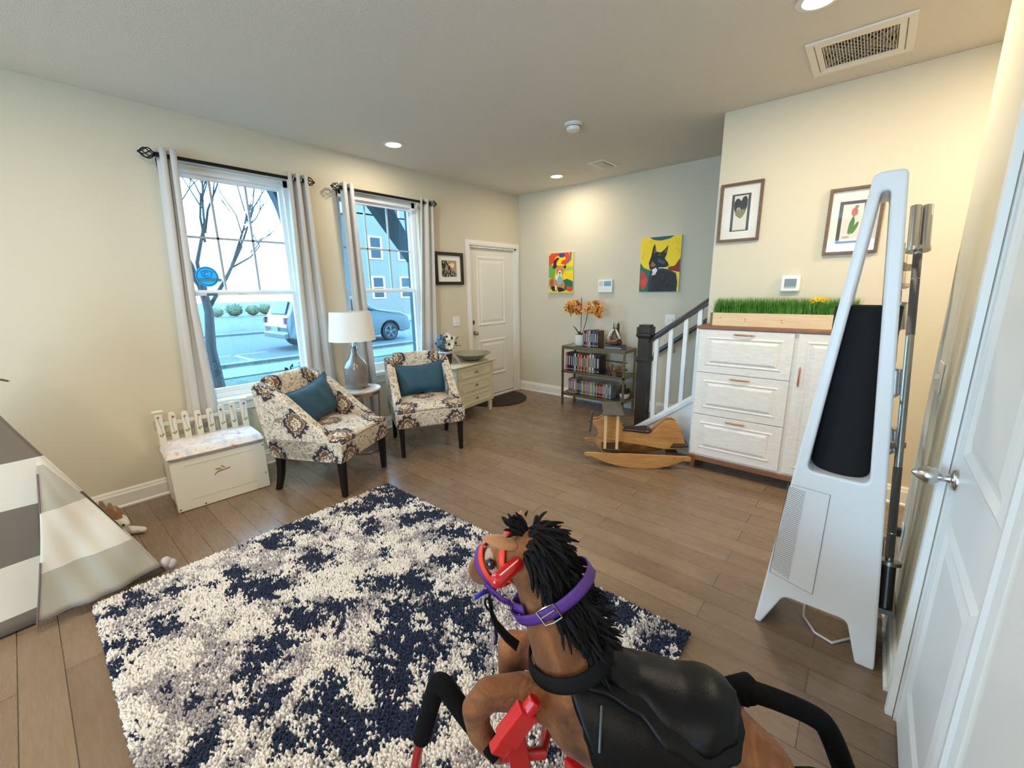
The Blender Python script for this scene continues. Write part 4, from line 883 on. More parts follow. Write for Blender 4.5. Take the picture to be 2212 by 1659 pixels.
MB().ell((.292, 2.765, .055), (.026, .02, .03), n=12).ell((.315, 2.76, .035), (.022, .016, .028), n=12).build('flap_knot', mat('knot_cloth', (.50, .44, .42), .9), tn, smooth=True)
# ------------------------------------------------------------------ corgi lying behind the tent
dg = thing('dog', 'brown and white corgi dog peeking from behind the tent', 'dog', (.10, 3.44, 0))
fur = mat('corgi_fur', (.4, .2, .1), .95, sheen=.3, bump=.8, bscale=120); g = NG(fur); sp = g.n('ShaderNodeSeparateXYZ'); g.l(g.n('ShaderNodeTexCoord').outputs['Object'], sp.inputs[0])
nn_ = g.math('MULTIPLY', g.math('SUBTRACT', g.noise(g.n('ShaderNodeTexCoord').outputs['Object'], 30, 3), .5), .05)
f = g.math('GREATER_THAN', g.math('ADD', sp.outputs[2], nn_), .152)
g.l(g.mix(f, (.72, .68, .58), g.mix(g.noise(sp.inputs[0].links[0].from_socket, 18, 3), (.10, .045, .02), (.38, .17, .07)) if 0 else (.26, .11, .045)), g.b.inputs['Base Color'])
mb = MB()
mb.chain([(-.50, .12, .13, .10), (-.25, .12, .14, .11), (-.02, .06, .13, .085), (.02, .0, .15, .06)])
mb.chain([(.02, .0, .155, .060), (.06, -.03, .165, .055), (.095, -.07, .125, .034), (.110, -.10, .105, .024)])
mb.chain([(-.02, .03, .06, .05), (.08, .0, .035, .032), (.15, -.055, .026, .026), (.185, -.085, .022, .020)])
mb.chain([(-.05, -.03, .05, .04), (.04, -.09, .03, .028), (.10, -.14, .024, .022)])
mb.chain([(-.45, .02, .07, .07), (-.36, -.05, .035, .035), (-.28, -.07, .028, .026)]); mb.chain([(-.5, .1, .12, .06), (-.6, .12, .10, .03)])
mb.build('body', fur, dg, remesh=.008, sm=4)
earm = mat('ear_fur', (.42, .30, .20), .95)
for s, (x, y) in ((1, (.035, .02)), (-1, (.065, -.055))):
    MB().hexa([(x-.022, y+.018, .195), (x+.020, y-.02, .190), (x+.028, y-.008, .190), (x-.012, y+.028, .195)], [(x-.008, y+.008, .250), (x+.006, y-.006, .250), (x+.008, y, .250), (x-.004, y+.012, .250)]).build('ear', earm, dg, bevel=.004)
MB().ell((.102, -.112, .108), (.012, .010, .009), n=10).build('nose', MC['black_glass'], dg, smooth=True)
for p in ((.095, -.045, .172), (.062, -.078, .172)): MB().ell(p, .006, n=8).build('eye', MC['black_glass'], dg, smooth=True)
# sprig of a houseplant entering at the left edge
t = thing('houseplant', 'thin green houseplant sprig at the far left edge above the tent', 'plant', (-1.37, 3.52, 0))
MB().lathe([(.0001, .002), (.09, .002), (.12, .22), (.125, .24), (.112, .24), (.0001, .22)], 28).build('pot', mat('terracotta', (.35, .16, .09), .8), t, smooth=True)
mb = MB(); rr = random.Random(8); gl_ = mat('plant_green', (.10, .14, .05), .6)
mb.tube([(0, 0, .22), (.1, 0, .9), (.5, -.04, 1.22), (1.0, -.08, 1.17), (1.06, -.09, 1.15), (1.15, -.10, 1.11), (1.27, -.12, 1.06), (1.285, -.123, 1.053)], .004, 6); mb.build('stem', gl_, t)
for k in range(9):
    b = Vector((1.05+.026*k, -.085-.004*k, 1.16-.011*k)); leaf(t, b, b+Vector((.035, rr.uniform(-.03, .03), rr.uniform(-.035, .03))), .007, gl_)
# ------------------------------------------------------------------ shelf with books
bz = mat('bronze_metal', (.20, .145, .065), .42, .75); gls = mat('shelf_glass', (.05, .05, .045), .1, coat=.3)
SX0, SX1, SY0, SY1 = 4.43, 4.74, 2.075, 2.94       # x front/back, y right/left
t = thing('bookshelf', 'low bronze metal bookshelf with three shelves against the far wall', 'bookshelf', (SX0, SY0, 0))
LX, LY = SX1-SX0, SY1-SY0; q = .022
for x in (0, LX-q):
    for y in (0, LY-q): MB().box(x, x+q, y, y+q, 0, .74 if 1 else 0).build('leg', bz, t)
def shelf_frame(nm, z0, z1, gz0):
    s_ = MB().box(0, q, 0, LY, z0, z1).box(LX-q, LX, 0, LY, z0, z1).box(q, LX-q, 0, q, z0, z1).box(q, LX-q, LY-q, LY, z0, z1).build(nm, bz, t, bevel=.002)
    MB().box(q*.8, LX-q*.8, q*.8, LY-q*.8, gz0, gz0+.005).build('glass_panel', gls, s_); return s_
shelf_frame('top_shelf', .735, .775, .768); shelf_frame('middle_shelf', .430, .458, .4515); shelf_frame('bottom_shelf', .135, .163, .1565)
page = mat('book_pages', (.62, .57, .44), .9)
BR = random.Random(21)
def book(y, z, th, h, dep, col, label, grp, x0=None, lean=0, kind='book', rnd_=.4):
    nm = 'cover_%03d_%03d_%03d' % tuple(int(c*255) for c in col); m = mat(nm, col, rnd_)
    mb = MB(); g_ = .0018
    mb.box(0, g_, 0, th, 0, h).box(0, dep, 0, g_, 0, h).box(0, dep, th-g_, th, 0, h)           # spine faces -x
    mb.box(g_, dep-.004, g_, th-g_, .003, h-.003, 1)
    c2 = tuple(min(1, c*.35+.35) for c in col) if sum(col) < 1 else tuple(c*.25 for c in col)
    if th > .012: mb.box(-.0004, .0002, th*.25, th*.75, h*.30, h*.82, 2).box(-.0004, .0002, th*.2, th*.8, h*.06, h*.12, 2)
    o = mb.build(kind, [m, page, mat('title_%03d_%03d_%03d' % tuple(int(c*255) for c in c2), c2, .5)])
    o.location = ((x0 if x0 is not None else SX0+.045), y, z); o.rotation_euler = (lean, 0, 0); return tag(o, label, 'book', grp)
BKc, WHc, REc, NAc, GYc, ORc, TAc, BRc, TEc = (.012, .012, .014), (.62, .60, .53), (.45, .03, .025), (.02, .035, .07), (.22, .22, .23), (.62, .16, .04), (.50, .34, .17), (.10, .04, .02), (.05, .14, .16)
nmz = {BKc: 'black', WHc: 'white', REc: 'red', NAc: 'navy', GYc: 'grey', ORc: 'orange', TAc: 'tan', BRc: 'brown', TEc: 'teal'}
ordw = ['first', 'second', 'third', 'fourth', 'fifth', 'sixth', 'seventh', 'eighth', 'ninth', 'tenth', 'eleventh', 'twelfth', 'thirteenth', 'fourteenth', 'fifteenth', 'sixteenth', 'seventeenth', 'eighteenth', 'nineteenth', 'twentieth', 'twenty-first', 'twenty-second', 'twenty-third', 'twenty-fourth', 'twenty-fifth', 'twenty-sixth', 'twenty-seventh', 'twenty-eighth', 'twenty-ninth', 'thirtieth', 'thirty-first', 'thirty-second', 'thirty-third']
def row(seq, y, z, grp, place, xo=.045, kind='book', cat='book'):
    for i, (col, th, h) in enumerate(seq):
        y -= th; cn = nmz.get(col) or ('pink' if col[0] > col[1]*2 else 'green')
        o = book(y, z, th-.0008, h, .15 if kind == 'book' else .125, col, '%s %s, %s from the left %s' % (cn, 'book' if kind == 'book' else 'disc case', ordw[i], place), grp, SX0+xo, kind=kind)
        o['category'] = cat
    return y
row([(BKc, .022, .20), (REc, .026, .20), (GYc, .022, .20), (WHc, .020, .20), (BKc, .020, .203), (NAc, .018, .205), (GYc, .014, .20), (NAc, .034, .20), (BRc, .020, .195)], 2.655, .776, 'books on top of the shelf', 'on top of the shelf', .06)
row([(REc, .034, .225), (BKc, .040, .228), (BKc, .026, .226), (NAc, .026, .222), (WHc, .024, .222), (BKc, .024, .218), (TAc, .020, .220), (REc, .024, .215), (ORc, .024, .213), (BKc, .020, .210), (TAc, .020, .205), (BRc, .020, .212), (ORc, .024, .218), (TAc, .018, .21), (WHc, .024, .23), (TEc, .014, .228), (WHc, .024, .228), (BRc, .030, .225), (BKc, .05, .222)], 2.905, .459, 'books on the middle shelf', 'on the middle shelf')
pk, gr_ = (.48, .10, .17), (.22, .38, .06)
row([(GYc, .016, .185), (REc, .016, .185), (GYc, .018, .185), (pk, .022, .185), (GYc, .050, .19), (REc, .016, .17), (BRc, .014, .17), (NAc, .022, .17), (TEc, .020, .17), (gr_, .030, .17), (REc, .018, .17), (GYc, .022, .17), (pk, .030, .17), (GYc, .022, .17), (gr_, .036, .17), (GYc, .020, .17), (WHc, .012, .17), (NAc, .018, .17), (ORc, .018, .17), (BKc, .020, .17), (REc, .020, .17), (NAc, .018, .17), (REc, .018, .17), (ORc, .018, .17), (GYc, .024, .17), (WHc, .018, .17), (TEc, .022, .17), (GYc, .03, .172)], 2.865, .1645, 'disc cases on the bottom shelf', 'on the bottom shelf', .05, 'disc_case', 'disc case')
# flat books under the carved figure
for k, (zz, dy, col, lb) in enumerate(((.7755, 0, (.25, .27, .30), 'grey book lying flat, lower of the two under the carved figure'), (.797, .012, (.06, .065, .075), 'dark book lying flat, upper of the two under the carved figure'))):
    o = MB().box(0, .15, 0, .215-dy*2, 0, .020).box(.002, .152, .004, .21-dy*2, .003, .017, 1).build('book', [mat('flat_cover_%d' % k, col, .3), page]); o.location = (SX0+.06, 2.155+dy, zz); tag(o, lb, 'book')
# carved figure
t = thing('carved_figure', 'carved wooden seated woman with a white veil and crown on top of shelf', 'figurine', (SX0+.135, 2.262, .8175))
dkw = wood('carved_dark_wood', (.035, .018, .010), (.13, .060, .025), (6, 6, 6), .4)
mb = MB(); mb.chain([(0, -.045, .030, .036), (0, 0, .032, .042), (0, .045, .030, .036)]); mb.chain([(0, 0, .04, .065), (0, 0, .10, .058), (0, 0, .155, .036), (0, 0, .19, .024)]); mb.chain([(-.045, -.03, .028, .022), (-.05, .075, .022, .018), (-.03, .115, .018, .012)])
mb.build('body', dkw, t, remesh=.006, sm=3)
vm = mat('veil_white', (.68, .65, .56), .6)
for s in (-1, 1): MB().tube([(-.035, s*.008, .188), (-.048, s*.030, .165), (-.055, s*.055, .125), (-.052, s*.078, .080)], [.006, .012, .015, .010], 8).build('veil', vm, t, smooth=True)
MB().ell((-.012, 0, .222), (.026, .024, .032), n=18).ell((-.040, 0, .220), (.006, .005, .006), n=8).build('head', mat('carved_skin', (.52, .36, .20), .5), t, smooth=True)
MB().tube([(-.010, s*.0, 0) for s in (0,)]+[(0, 0, 0)], .001, 3) if 0 else None
MB().grid(lambda u, v: Vector((.006+.016*math.cos(PI*(u-.5)*1.3)-.012, .033*math.sin(PI*(u-.5)*1.5), .250-.095*v)), 12, 6).build('hair', mat('dark_hair', (.02, .014, .012), .6), t, smooth=True, solid=.012)
cw = MB().lathe([(.026, .245), (.030, .262), (.024, .268), (.0001, .270)], 20, TR((-.008, 0, 0)))
cw.build('crown', vm, t, smooth=True)
for i in range(6): MB().ell((-.008+.027*math.cos(i*PI/3), .027*math.sin(i*PI/3), .262), .0065, n=8).build('crown_bead', MC['black_glass'], t)
for s in (-1, 1): MB().tube([(-.045, s*.062, .10), (-.070, s*.035, .055), (-.075, -s*.02, .045)], [.013, .010, .008], 8).build('arm', mat('carved_mid_wood', (.30, .14, .06), .5), t, smooth=True)
# orchid
t = thing('orchid', 'potted orange artificial orchid with two stems on top of the bookshelf', 'potted plant', (SX0+.12, 2.745, .776))
MB().lathe([(.0001, .001), (.055, .001), (.066, .012), (.071, .05), (.073, .135), (.067, .140), (.064, .12), (.0001, .118)], 36).build('pot', mat('ceramic_white', (.74, .72, .64), .45), t, smooth=True)
MB().ell((0, 0, .118), (.062, .062, .012), n=16).build('moss', mat('moss', (.05, .06, .02), 1), t)
gsm = mat('stem_dark', (.035, .018, .014), .6)
s1 = [(.01, .0, .12), (.012, -.004, .32), (.004, -.012, .50), (-.0, -.010, .59)]; s2 = [(.0, -.02, .12), (.0, -.080, .30), (.0, -.105, .43), (-.01, -.115, .47)]
MB().tube(s1, .0042, 7).build('stem', gsm, t); MB().tube(s2, .0042, 7).build('stem', gsm, t)
MB().tube([(.012, -.006, .50), (-.01, .05, .545), (-.02, .12, .50), (-.02, .17, .42)], .003, 6).tube([(-.01, -.115, .465), (-.015, -.17, .49), (-.02, -.24, .43), (-.02, -.27, .36)], .003, 6).build('spray_stem', gsm, t)
om, ocm = mat('orchid_orange', (.80, .36, .05), .7, var=.35, vscale=40), mat('orchid_red', (.28, .02, .015), .6)
proto = None; rr = random.Random(12)
def blossom(parent, p, r, f):
    d = Vector(f).normalized(); a = Vector((0, 0, 1))-d*d.z; a = a.normalized(); b = d.cross(a); mb = MB()
    for q, L, wd in ((90, 1, .35), (210, 1, .35), (330, 1, .35), (20, 1.05, .62), (160, 1.05, .62)):
        e = a*math.sin(R(q))+b*math.cos(R(q)); s = d.cross(e)
        mb.add([Vector((0, 0, 0)), e*r*L*.5+s*r*wd*.8+d*r*.1, e*r*L+s*r*wd*.3+d*r*.25, e*r*L-s*r*wd*.3+d*r*.25, e*r*L*.5-s*r*wd*.8+d*r*.1], [(0, 1, 2, 3, 4)], 0)
        if q in (20, 160, 270): pass
    mb.add([d*r*.12+a*r*.22, d*r*.45-a*r*.05+b*r*.26, d*r*.35-a*r*.62, d*r*.45-a*r*.05-b*r*.26], [(0, 1, 2), (0, 2, 3)], 1); mb.ell(d*r*.25, r*.18, n=8, mi=1)
    return mb.build('blossom', [om, ocm], parent)
bl = [blossom(t, 0, .043, (-1, f, g2)) for f, g2 in ((0, .1), (.5, .3), (-.5, -.1))]
spots = []
for cy, cz, ry, rz, n in ((.095, .445, .105, .105, 34), (-.190, .475, .105, .065, 22), (-.235, .415, .060, .065, 16)):
    for i in range(n):
        a = rr.uniform(0, 2*PI); k = math.sqrt(rr.random()); spots.append((rr.uniform(-.06, .045), cy+ry*k*math.cos(a), cz+rz*k*math.sin(a)))
for i, p in enumerate(spots):
    b = bl[i] if i < 3 else bl[i % 3].copy()
    if i >= 3: COL.objects.link(b); b.parent = t
    b.location = p; b.rotation_euler = (rr.uniform(-.9, .9), rr.uniform(-.6, .6), rr.uniform(-.9, .9)); s = rr.uniform(.75, 1.05); b.scale = (s, s, s)
lfm = mat('orchid_leaf', (.02, .045, .018), .35)
for p, q_, wd in (((0, .01, .125), (-.02, .100, .245), .024), ((0, 0, .125), (-.03, -.10, .155), .024), ((0, 0, .125), (.05, .06, .17), .02), ((0, -.01, .12), (-.06, -.05, .14), .02)): leaf(t, p, q_, wd, lfm, bend=.02)
# wooden biplane model on the middle shelf
t = thing('toy_biplane', 'small wooden toy biplane at the right end of the middle shelf', 'toy plane', (SX0+.155, 2.248, .459), R(170))
hw, hw2 = wood('honey_wood', (.34, .17, .06), (.55, .31, .12), (5, 20, 5), .4), wood('walnut', (.055, .028, .014), (.13, .062, .03), (5, 20, 5), .45)
MB().tube([(-.13, 0, .045), (-.04, 0, .065), (.06, 0, .075), (.085, 0, .075)], [.012, .026, .034, .026], 14).build('fuselage', hw, t, smooth=True)
wing = [(-.028, -.165), (.028, -.165), (.034, 0), (.028, .165), (-.028, .165), (-.034, 0)]
for z, nm in ((.150, 'upper_wing'), (.062, 'lower_wing')): MB().prism(wing, lambda p, d, z=z: Vector((p[0]+.03, p[1], z+d)), 0, .009).build(nm, hw2, t, bevel=.003)
for x in (.012, .05):
    for y in (-.11, .11): MB().cyl((x, y, .070), (x, y, .152), .003, n=8).build('strut', hw, t)
for y in (-.045, .045): MB().cyl((.05, y-.006, .024), (.05, y+.006, .024), .024).build('wheel', hw2, t)
MB().cyl((.05, -.045, .024), (.05, .045, .024), .004, n=8).box(.046, .054, -.004, .004, .022, .05).build('axle', hw, t)
MB().box(-.145, -.105, -.055, .055, .045, .051).prism([(-.15, .048), (-.11, .048), (-.125, .095), (-.15, .10)], lambda p, d: Vector((p[0], d-.003, p[1])), 0, .006).build('tail', hw2, t)
MB().box(.086, .092, -.012, .012, .01, .14).cyl((.085, 0, .075), (.10, 0, .075), .008).build('propeller', hw2, t)
# odds and ends on the bottom shelf
conem = mat('pine_cone', (.07, .04, .025), .8)
def cone(loc, r, label, grp='pine cones on the bottom shelf'):
    mb = MB(); k = 0
    for j in range(9):
        z = r*.25*j; rr_ = r*math.sin(PI*(j+1.3)/10.5); n = 8
        for i in range(n):
            a = 2*PI*(i+.5*(j % 2))/n; e = Vector((math.cos(a), math.sin(a), 0)); s = Vector((-e.y, e.x, 0))
            mb.add([e*rr_*.3+Vector((0, 0, z)), e*rr_*.8+s*r*.22+Vector((0, 0, z+r*.10)), e*rr_*1.1+Vector((0, 0, z+r*.30)), e*rr_*.8-s*r*.22+Vector((0, 0, z+r*.10))], [(0, 1, 2, 3)])
    mb.ell((0, 0, r), (r*.55, r*.55, r), n=10); o = mb.build('pine_cone', conem); o.location = loc; return tag(o, label, 'pine cone', grp)
cone((SX0+.20, 2.895, .1645), .042, 'dark pine cone at the left end of the bottom shelf')
t = thing('stone_dish', 'flat brown stone dish in front of the disc cases on the bottom shelf', 'dish', (SX0+.020, 2.79, .1645))
MB().lathe([(.0001, .002), (.060, .002), (.085, .018), (.088, .034), (.076, .036), (.0001, .030)], 30, TR((0, 0, 0))).build('shell', mat('brown_stone', (.20, .16, .11), .6, var=.4, vscale=30, bump=.5, bscale=40), t, smooth=True)
t.scale = (.45, 1, 1)
t = thing('cone_pot', 'small white pot filled with dark pine cones, right end of bottom shelf', 'pot', (SX0+.18, 2.145, .1645))
MB().lathe([(.0001, .001), (.038, .001), (.055, .03), (.056, .065), (.048, .062), (.0001, .05)], 26).build('pot', MC['ceramic_white'], t, smooth=True)
for i, (x, y, z) in enumerate(((0, 0, .06), (-.035, .03, .065), (.03, -.03, .06), (-.03, -.035, .06), (.02, .04, .10), (-.02, 0, .12))):
    o = cone((x, y, z), .030, None, None); o.name = 'cone'; o.parent = t
    for k_ in ('category', 'group', 'label'):
        if k_ in o: del o[k_]
# ------------------------------------------------------------------ rocking plane
oak = wood('oak', (.30, .13, .036), (.49, .25, .080), (1.2, 9, 9), .38, coat=.2); blackp = mat('black_painted_wood', (.022, .014, .012), .35, coat=.2); greyp = mat('grey_brown_wood', (.085, .072, .060), .5, var=.15)
t = thing('rocking_plane', 'wooden rocking toy plane in front of the stairs and the white cabinet', 'rocking toy', (3.30, 1.42, 0), R(120))
rk = [(.432, .102), (.428, .116), (.409, .122), (.2, .125), (.0, .126), (-.2, .128), (-.406, .129), (-.428, .118), (-.430, .098), (-.412, .086), (-.392, .084), (-.375, .088), (-.33, .066), (-.25, .032), (-.16, .010), (-.06, .0), (.06, .002), (.16, .014), (.25, .038), (.32, .062), (.37, .084), (.386, .084), (.405, .084), (.425, .09)]
for yy in (.172, -.190): MB().prism(rk, lambda p, d, yy=yy: Vector((p[0], yy+d, p[1])), 0, .018).build('rocker', oak, t, bevel=.004)
for x, z in ((.25, .105), (.19, .105), (-.30, .108), (-.36, .108)): MB().cyl((x, .1895, z), (x, .1912, z), .004, n=10).build('screw', bolt, t)
for x in (.24, -.30): MB().box(x-.045, x+.045, -.175, .175, .100, .118).build('cross_board', blackp if x < 0 else oak, t, bevel=.003)
fus = [(.369, .351), (.355, .364), (.32, .366), (.287, .389), (.255, .415), (.168, .400), (.145, .350), (.120, .325), (.082, .290), (-.0, .268), (-.119, .262), (-.168, .315), (-.225, .372), (-.253, .388), (-.30, .385), (-.332, .366), (-.38, .26), (-.420, .146), (-.405, .135), (-.242, .130), (-.10, .150), (.164, .186), (.22, .19), (.295, .20), (.312, .234), (.33, .298), (.36, .33)]
for yy in (.035, -.053): MB().prism(fus, lambda p, d, yy=yy: Vector((p[0], yy+d, p[1])), 0, .018).build('fuselage_side', oak, t, bevel=.003)
MB().box(-.38, -.34, -.035, .035, .15, .30).box(.29, .31, -.035, .035, .22, .34).box(-.10, .10, -.035, .035, .155, .25).build('fuselage_block', oak, t)
MB().lathe([(.0001, -.012), (.10, -.012), (.10, 0)], 30, TR((.235, .03, .175), x=R(90))).build('front_disc', oak, t)
MB().prism([(.285, -.17), (.13, -.17), (.13, .205), (.285, .205)], lambda p, d: Vector((p[0]+(.0), p[1], .150+d)), 0, .016).build('lower_wing', blackp, t, bevel=.004)
uw = MB().prism([(.285, -.17), (.118, -.17), (.118, .225), (.285, .225)], lambda p, d: Vector((p[0], p[1], .462+d)), 0, .016).build('upper_wing', greyp, t, bevel=.006)
ht = MB()
for y0 in (-.10, -.02):
    for dx in (-.014, .014): ht.ell((.142+0*dx, y0+dx, .4785), (.016, .014, .0012), n=14)
    ht.box(.118, .142, y0-.026, y0+.026, .4775, .4793)
ht.build('cutout_marks', blackp, uw)
for x in (.262, .165):
    for yy in (.190, -.150): MB().box(x-.011, x+.011, yy-.010, yy+.010, .162, .464).build('wing_strut', mat('pale_strut', (.60, .40, .20), .45), t, bevel=.002)
sa = MB(); sa.chain([(.09, 0, .300, .040), (.0, 0, .286, .034), (-.09, 0, .288, .044)]); o = sa.build('seat', blackp, t, remesh=.006, sm=6); o.scale = (1, 1.75, .62); o.location = (0, 0, .105)
MB().prism([(-.27, -.14), (-.42, -.10), (-.43, .0), (-.42, .10), (-.27, .14), (-.33, 0)], lambda p, d: Vector((p[0], p[1], .175+d)), 0, .014).build('tail_wing', blackp, t, bevel=.003)
MB().cyl((.385, -.02, .252), (.372, -.02, .41), .009).ell((.388, -.02, .246), .013, n=10).ell((.371, -.02, .415), .013, n=10).cyl((.36, -.02, .33), (.40, -.02, .333), .010).build('propeller', mat('grey_propeller', (.07, .055, .045), .5), t, smooth=True)
# ------------------------------------------------------------------ shoe cabinet
cw_ = wood('whitewashed_oak', (.70, .66, .60), (.84, .81, .76), (5, 5, 26), .45); teak = wood('reddish_wood', (.16, .055, .018), (.27, .11, .04), (12, 1.5, 12), .4); cop = mat('copper_handle', (.50, .22, .11), .35, .5)
t = thing('shoe_cabinet', 'white-washed cabinet with three tip-out drawers and a door, reddish wood top', 'cabinet', (3.45, 0, 0))
Y0c, Y1c = .02, 1.012
MB().box(.012, .238, Y0c, Y1c, .112, 1.158).build('carcass', cw_, t)
MB().box(-.012, .238, Y0c-.01, Y1c+.008, 1.158, 1.182).build('top', teak, t, bevel=.004)
MB().box(-.010, .238, Y0c, Y1c+.004, .078, .112).build('base_rail', teak, t, bevel=.002)
for yy in (Y0c+.03, Y1c-.05):
    for x in (.0, .19): MB().hexa([(x+.005, yy, 0), (x+.035, yy, 0), (x+.035, yy+.03, 0), (x+.005, yy+.03, 0)], [(x, yy-.005, .08), (x+.042, yy-.005, .08), (x+.042, yy+.035, .08), (x, yy+.035, .08)]).build('foot', teak, t)
fc = lambda u, v, d: Vector((-.006-d, u, v))
def rp(nm, y0, y1, z0, z1, inset=.075):
    d_ = MB().box(-.006, .010, y0, y1, z0, z1).build(nm, cw_, t, bevel=.002)
    MB().rim(y0+inset*.75, y1-inset*.75, z0+inset*.72, z1-inset*.72, .022, 0, .005, fc).frustum(y0+inset*1.15, y1-inset*1.15, z0+inset*1.05, z1-inset*1.05, 0, .008, .018, fc).build('raised_panel', cw_, d_)
    return d_
for z0, z1 in ((.820, 1.154), (.476, .814), (.132, .470)):
    d_ = rp('drawer', .372, .998, z0, z1)
    MB().tube([(-.006, .755, z1-.030), (-.020, .74, z1-.030), (-.026, .685, z1-.030), (-.020, .63, z1-.030), (-.006, .615, z1-.030)], [.003, .006, .006, .006, .003], 8).build('handle', cop, d_, smooth=True)
d_ = rp('door', Y0c+.004, .348, .132, 1.154, .07)
MB().tube([(-.006, .318, .925), (-.020, .318, .91), (-.026, .318, .855), (-.020, .318, .80), (-.006, .318, .785)], [.003, .006, .006, .006, .003], 8).build('handle', cop, d_, smooth=True)
# planter with artificial grass
pine = wood('pine_board', (.66, .45, .25), (.78, .58, .36), (9, 1.0, 9), .5)
t = thing('planter_box', 'long pale pine planter of green grass on the white cabinet', 'planter', (3.49, .50, 1.183))
MB().box(-.0, .018, -.43, .425, 0, .098).build('front_board', pine, t, bevel=.001)
MB().box(.152, .170, -.43, .425, 0, .098).build('back_board', pine, t)
for y in (.425, -.443): MB().box(0, .170, y, y+.018, 0, .098).build('end_board', mat('end_stain', (.20, .12, .035), .5), t)
MB().box(.018, .152, -.425, .42, .07, .085).build('soil', mat('soil', (.02, .015, .01), 1), t)
kn_ = MB()
for y, z in ((.37, .06), (.20, .055), (.20, .04), (-.03, .055), (-.035, .035)): kn_.cyl((-.0008, y, z), (.0005, y, z), .0035, n=8)
kn_.build('knot', mat('knot_brown', (.16, .07, .03), .6), t)
gm_ = mat('grass_green', (.08, .26, .03), .5, var=.5, vscale=25); rr = random.Random(6); mb = MB()
for i in range(5200):
    x, y = rr.uniform(.012, .158), rr.uniform(-.43, .425); h = rr.uniform(.075, .145); a = rr.uniform(0, 2*PI); ln = rr.uniform(.0, .06); wd = .0020
    e = Vector((math.cos(a), math.sin(a), 0)); s = Vector((-e.y, e.x, 0))*wd; b = Vector((x, y, .075)); m_ = b+e*ln*.35+Vector((0, 0, h*.6)); tp = b+e*ln+Vector((0, 0, h))
    k = len(mb.v); mb.v += [tuple(b-s), tuple(b+s), tuple(m_-s*.8), tuple(m_+s*.8), tuple(tp)]; mb.f += [(k, k+1, k+3, k+2), (k+2, k+3, k+4)]; mb.m += [0, 0]
tag(mb.build('artificial_grass', gm_, t), kind='stuff')
for y, z in ((-.215, .20), (-.245, .195), (-.19, .188), (-.265, .185)): flower(t, (.08, y, z), .020, (-1, 0, .3), [mat('yellow_petal', (.85, .55, .03), .6), mat('yellow_centre', (.6, .3, .02), .6)], 8, 'yellow_flower')
# ------------------------------------------------------------------ air purifier
pw = mat('appliance_white', (.76, .77, .78), .32); gp = mat('appliance_inner', (.30, .30, .29), .5); blkf = mat('filter_black', (.004, .004, .005), .85, bump=.4, bscale=500)
t = thing('air_purifier', 'tall white A-frame air purifier with an open top and black cylinder inside', 'air purifier', (1.92, .004, 0))
DEP = .27
def leftx(z): return .212-(.212-.046)*(z/1.84)**.97 if z > .17 else .212-.0152*(z/.17)
N = 30; L_ = [(leftx(1.84*i/N), 1.84*i/N) for i in range(N+1)]
outer_l = L_; hole = []
# opening outline (y half width, z)
def rnd_poly(pts, r, n=5):
    out = []
    for i, p in enumerate(pts):
        a, b, c = Vector((*pts[i-1], 0)), Vector((*p, 0)), Vector((*pts[(i+1) % len(pts)], 0))
        u = (a-b).normalized(); v_ = (c-b).normalized(); rr_ = min(r[i] if isinstance(r, (list, tuple)) else r, (a-b).length*.48, (c-b).length*.48)
        p0, p1 = b+u*rr_, b+v_*rr_
        for k in range(n+1): s = k/n; q_ = p0*(1-s)**2+b*2*s*(1-s)+p1*s*s; out.append((q_.x, q_.y))
    return out
outer = [(.215, 0.), (.046, 1.84), (-.040, 1.84), (-.200, 0.), (-.140, 0.), (-.094, .172), (.120, .172), (.190, 0.)]
outer = rnd_poly(outer, [.012, .022, .022, .012, .008, .025, .025, .008])
hole = rnd_poly([(.106, .762), (.020, 1.778), (-.004, 1.778), (-.086, .756)], [.03, .012, .012, .03])
def shell(outer, hole, x0, x1, name, m, bev):
    cu = bpy.data.curves.new(name, 'CURVE'); cu.dimensions = '2D'; cu.fill_mode = 'BOTH'
    for pts in (outer, hole):
        s_ = cu.splines.new('POLY'); s_.points.add(len(pts)-1); s_.use_cyclic_u = True
        for q_, p in zip(s_.points, pts): q_.co = (p[0], p[1], 0, 1)
    cu.extrude = (x1-x0)/2-bev; cu.bevel_depth = bev; cu.bevel_resolution = 4; cu.offset = -bev
    o = bpy.data.objects.new(name, cu); COL.objects.link(o)
    dgp = bpy.context.evaluated_depsgraph_get(); me = bpy.data.meshes.new_from_object(o.evaluated_get(dgp)); bpy.data.objects.remove(o)
    me.materials.clear(); me.materials.append(m); me.polygons.foreach_set('use_smooth', [True]*len(me.polygons)); me.set_sharp_from_angle(angle=R(30))
    # curve x -> world y, curve y -> world z, curve z -> -world x
    me.transform(Matrix(((0, 0, -1, (x0+x1)/2), (1, 0, 0, 0), (0, 1, 0, 0), (0, 0, 0, 1)))); me.name = name
    r = bpy.data.objects.new(name, me); COL.objects.link(r); return r
sh = shell(outer, hole, 0, DEP, 'housing', pw, .009); sh.parent = t
MB().cyl((.135, .004, .742), (.135, .004, 1.40), .098, n=48).build('filter_cylinder', blkf, t, smooth=True)
MB().box(.03, .24, -.080, .098, .740, .748).build('filter_tray', mat('tray_grey', (.25, .27, .25), .5), t)
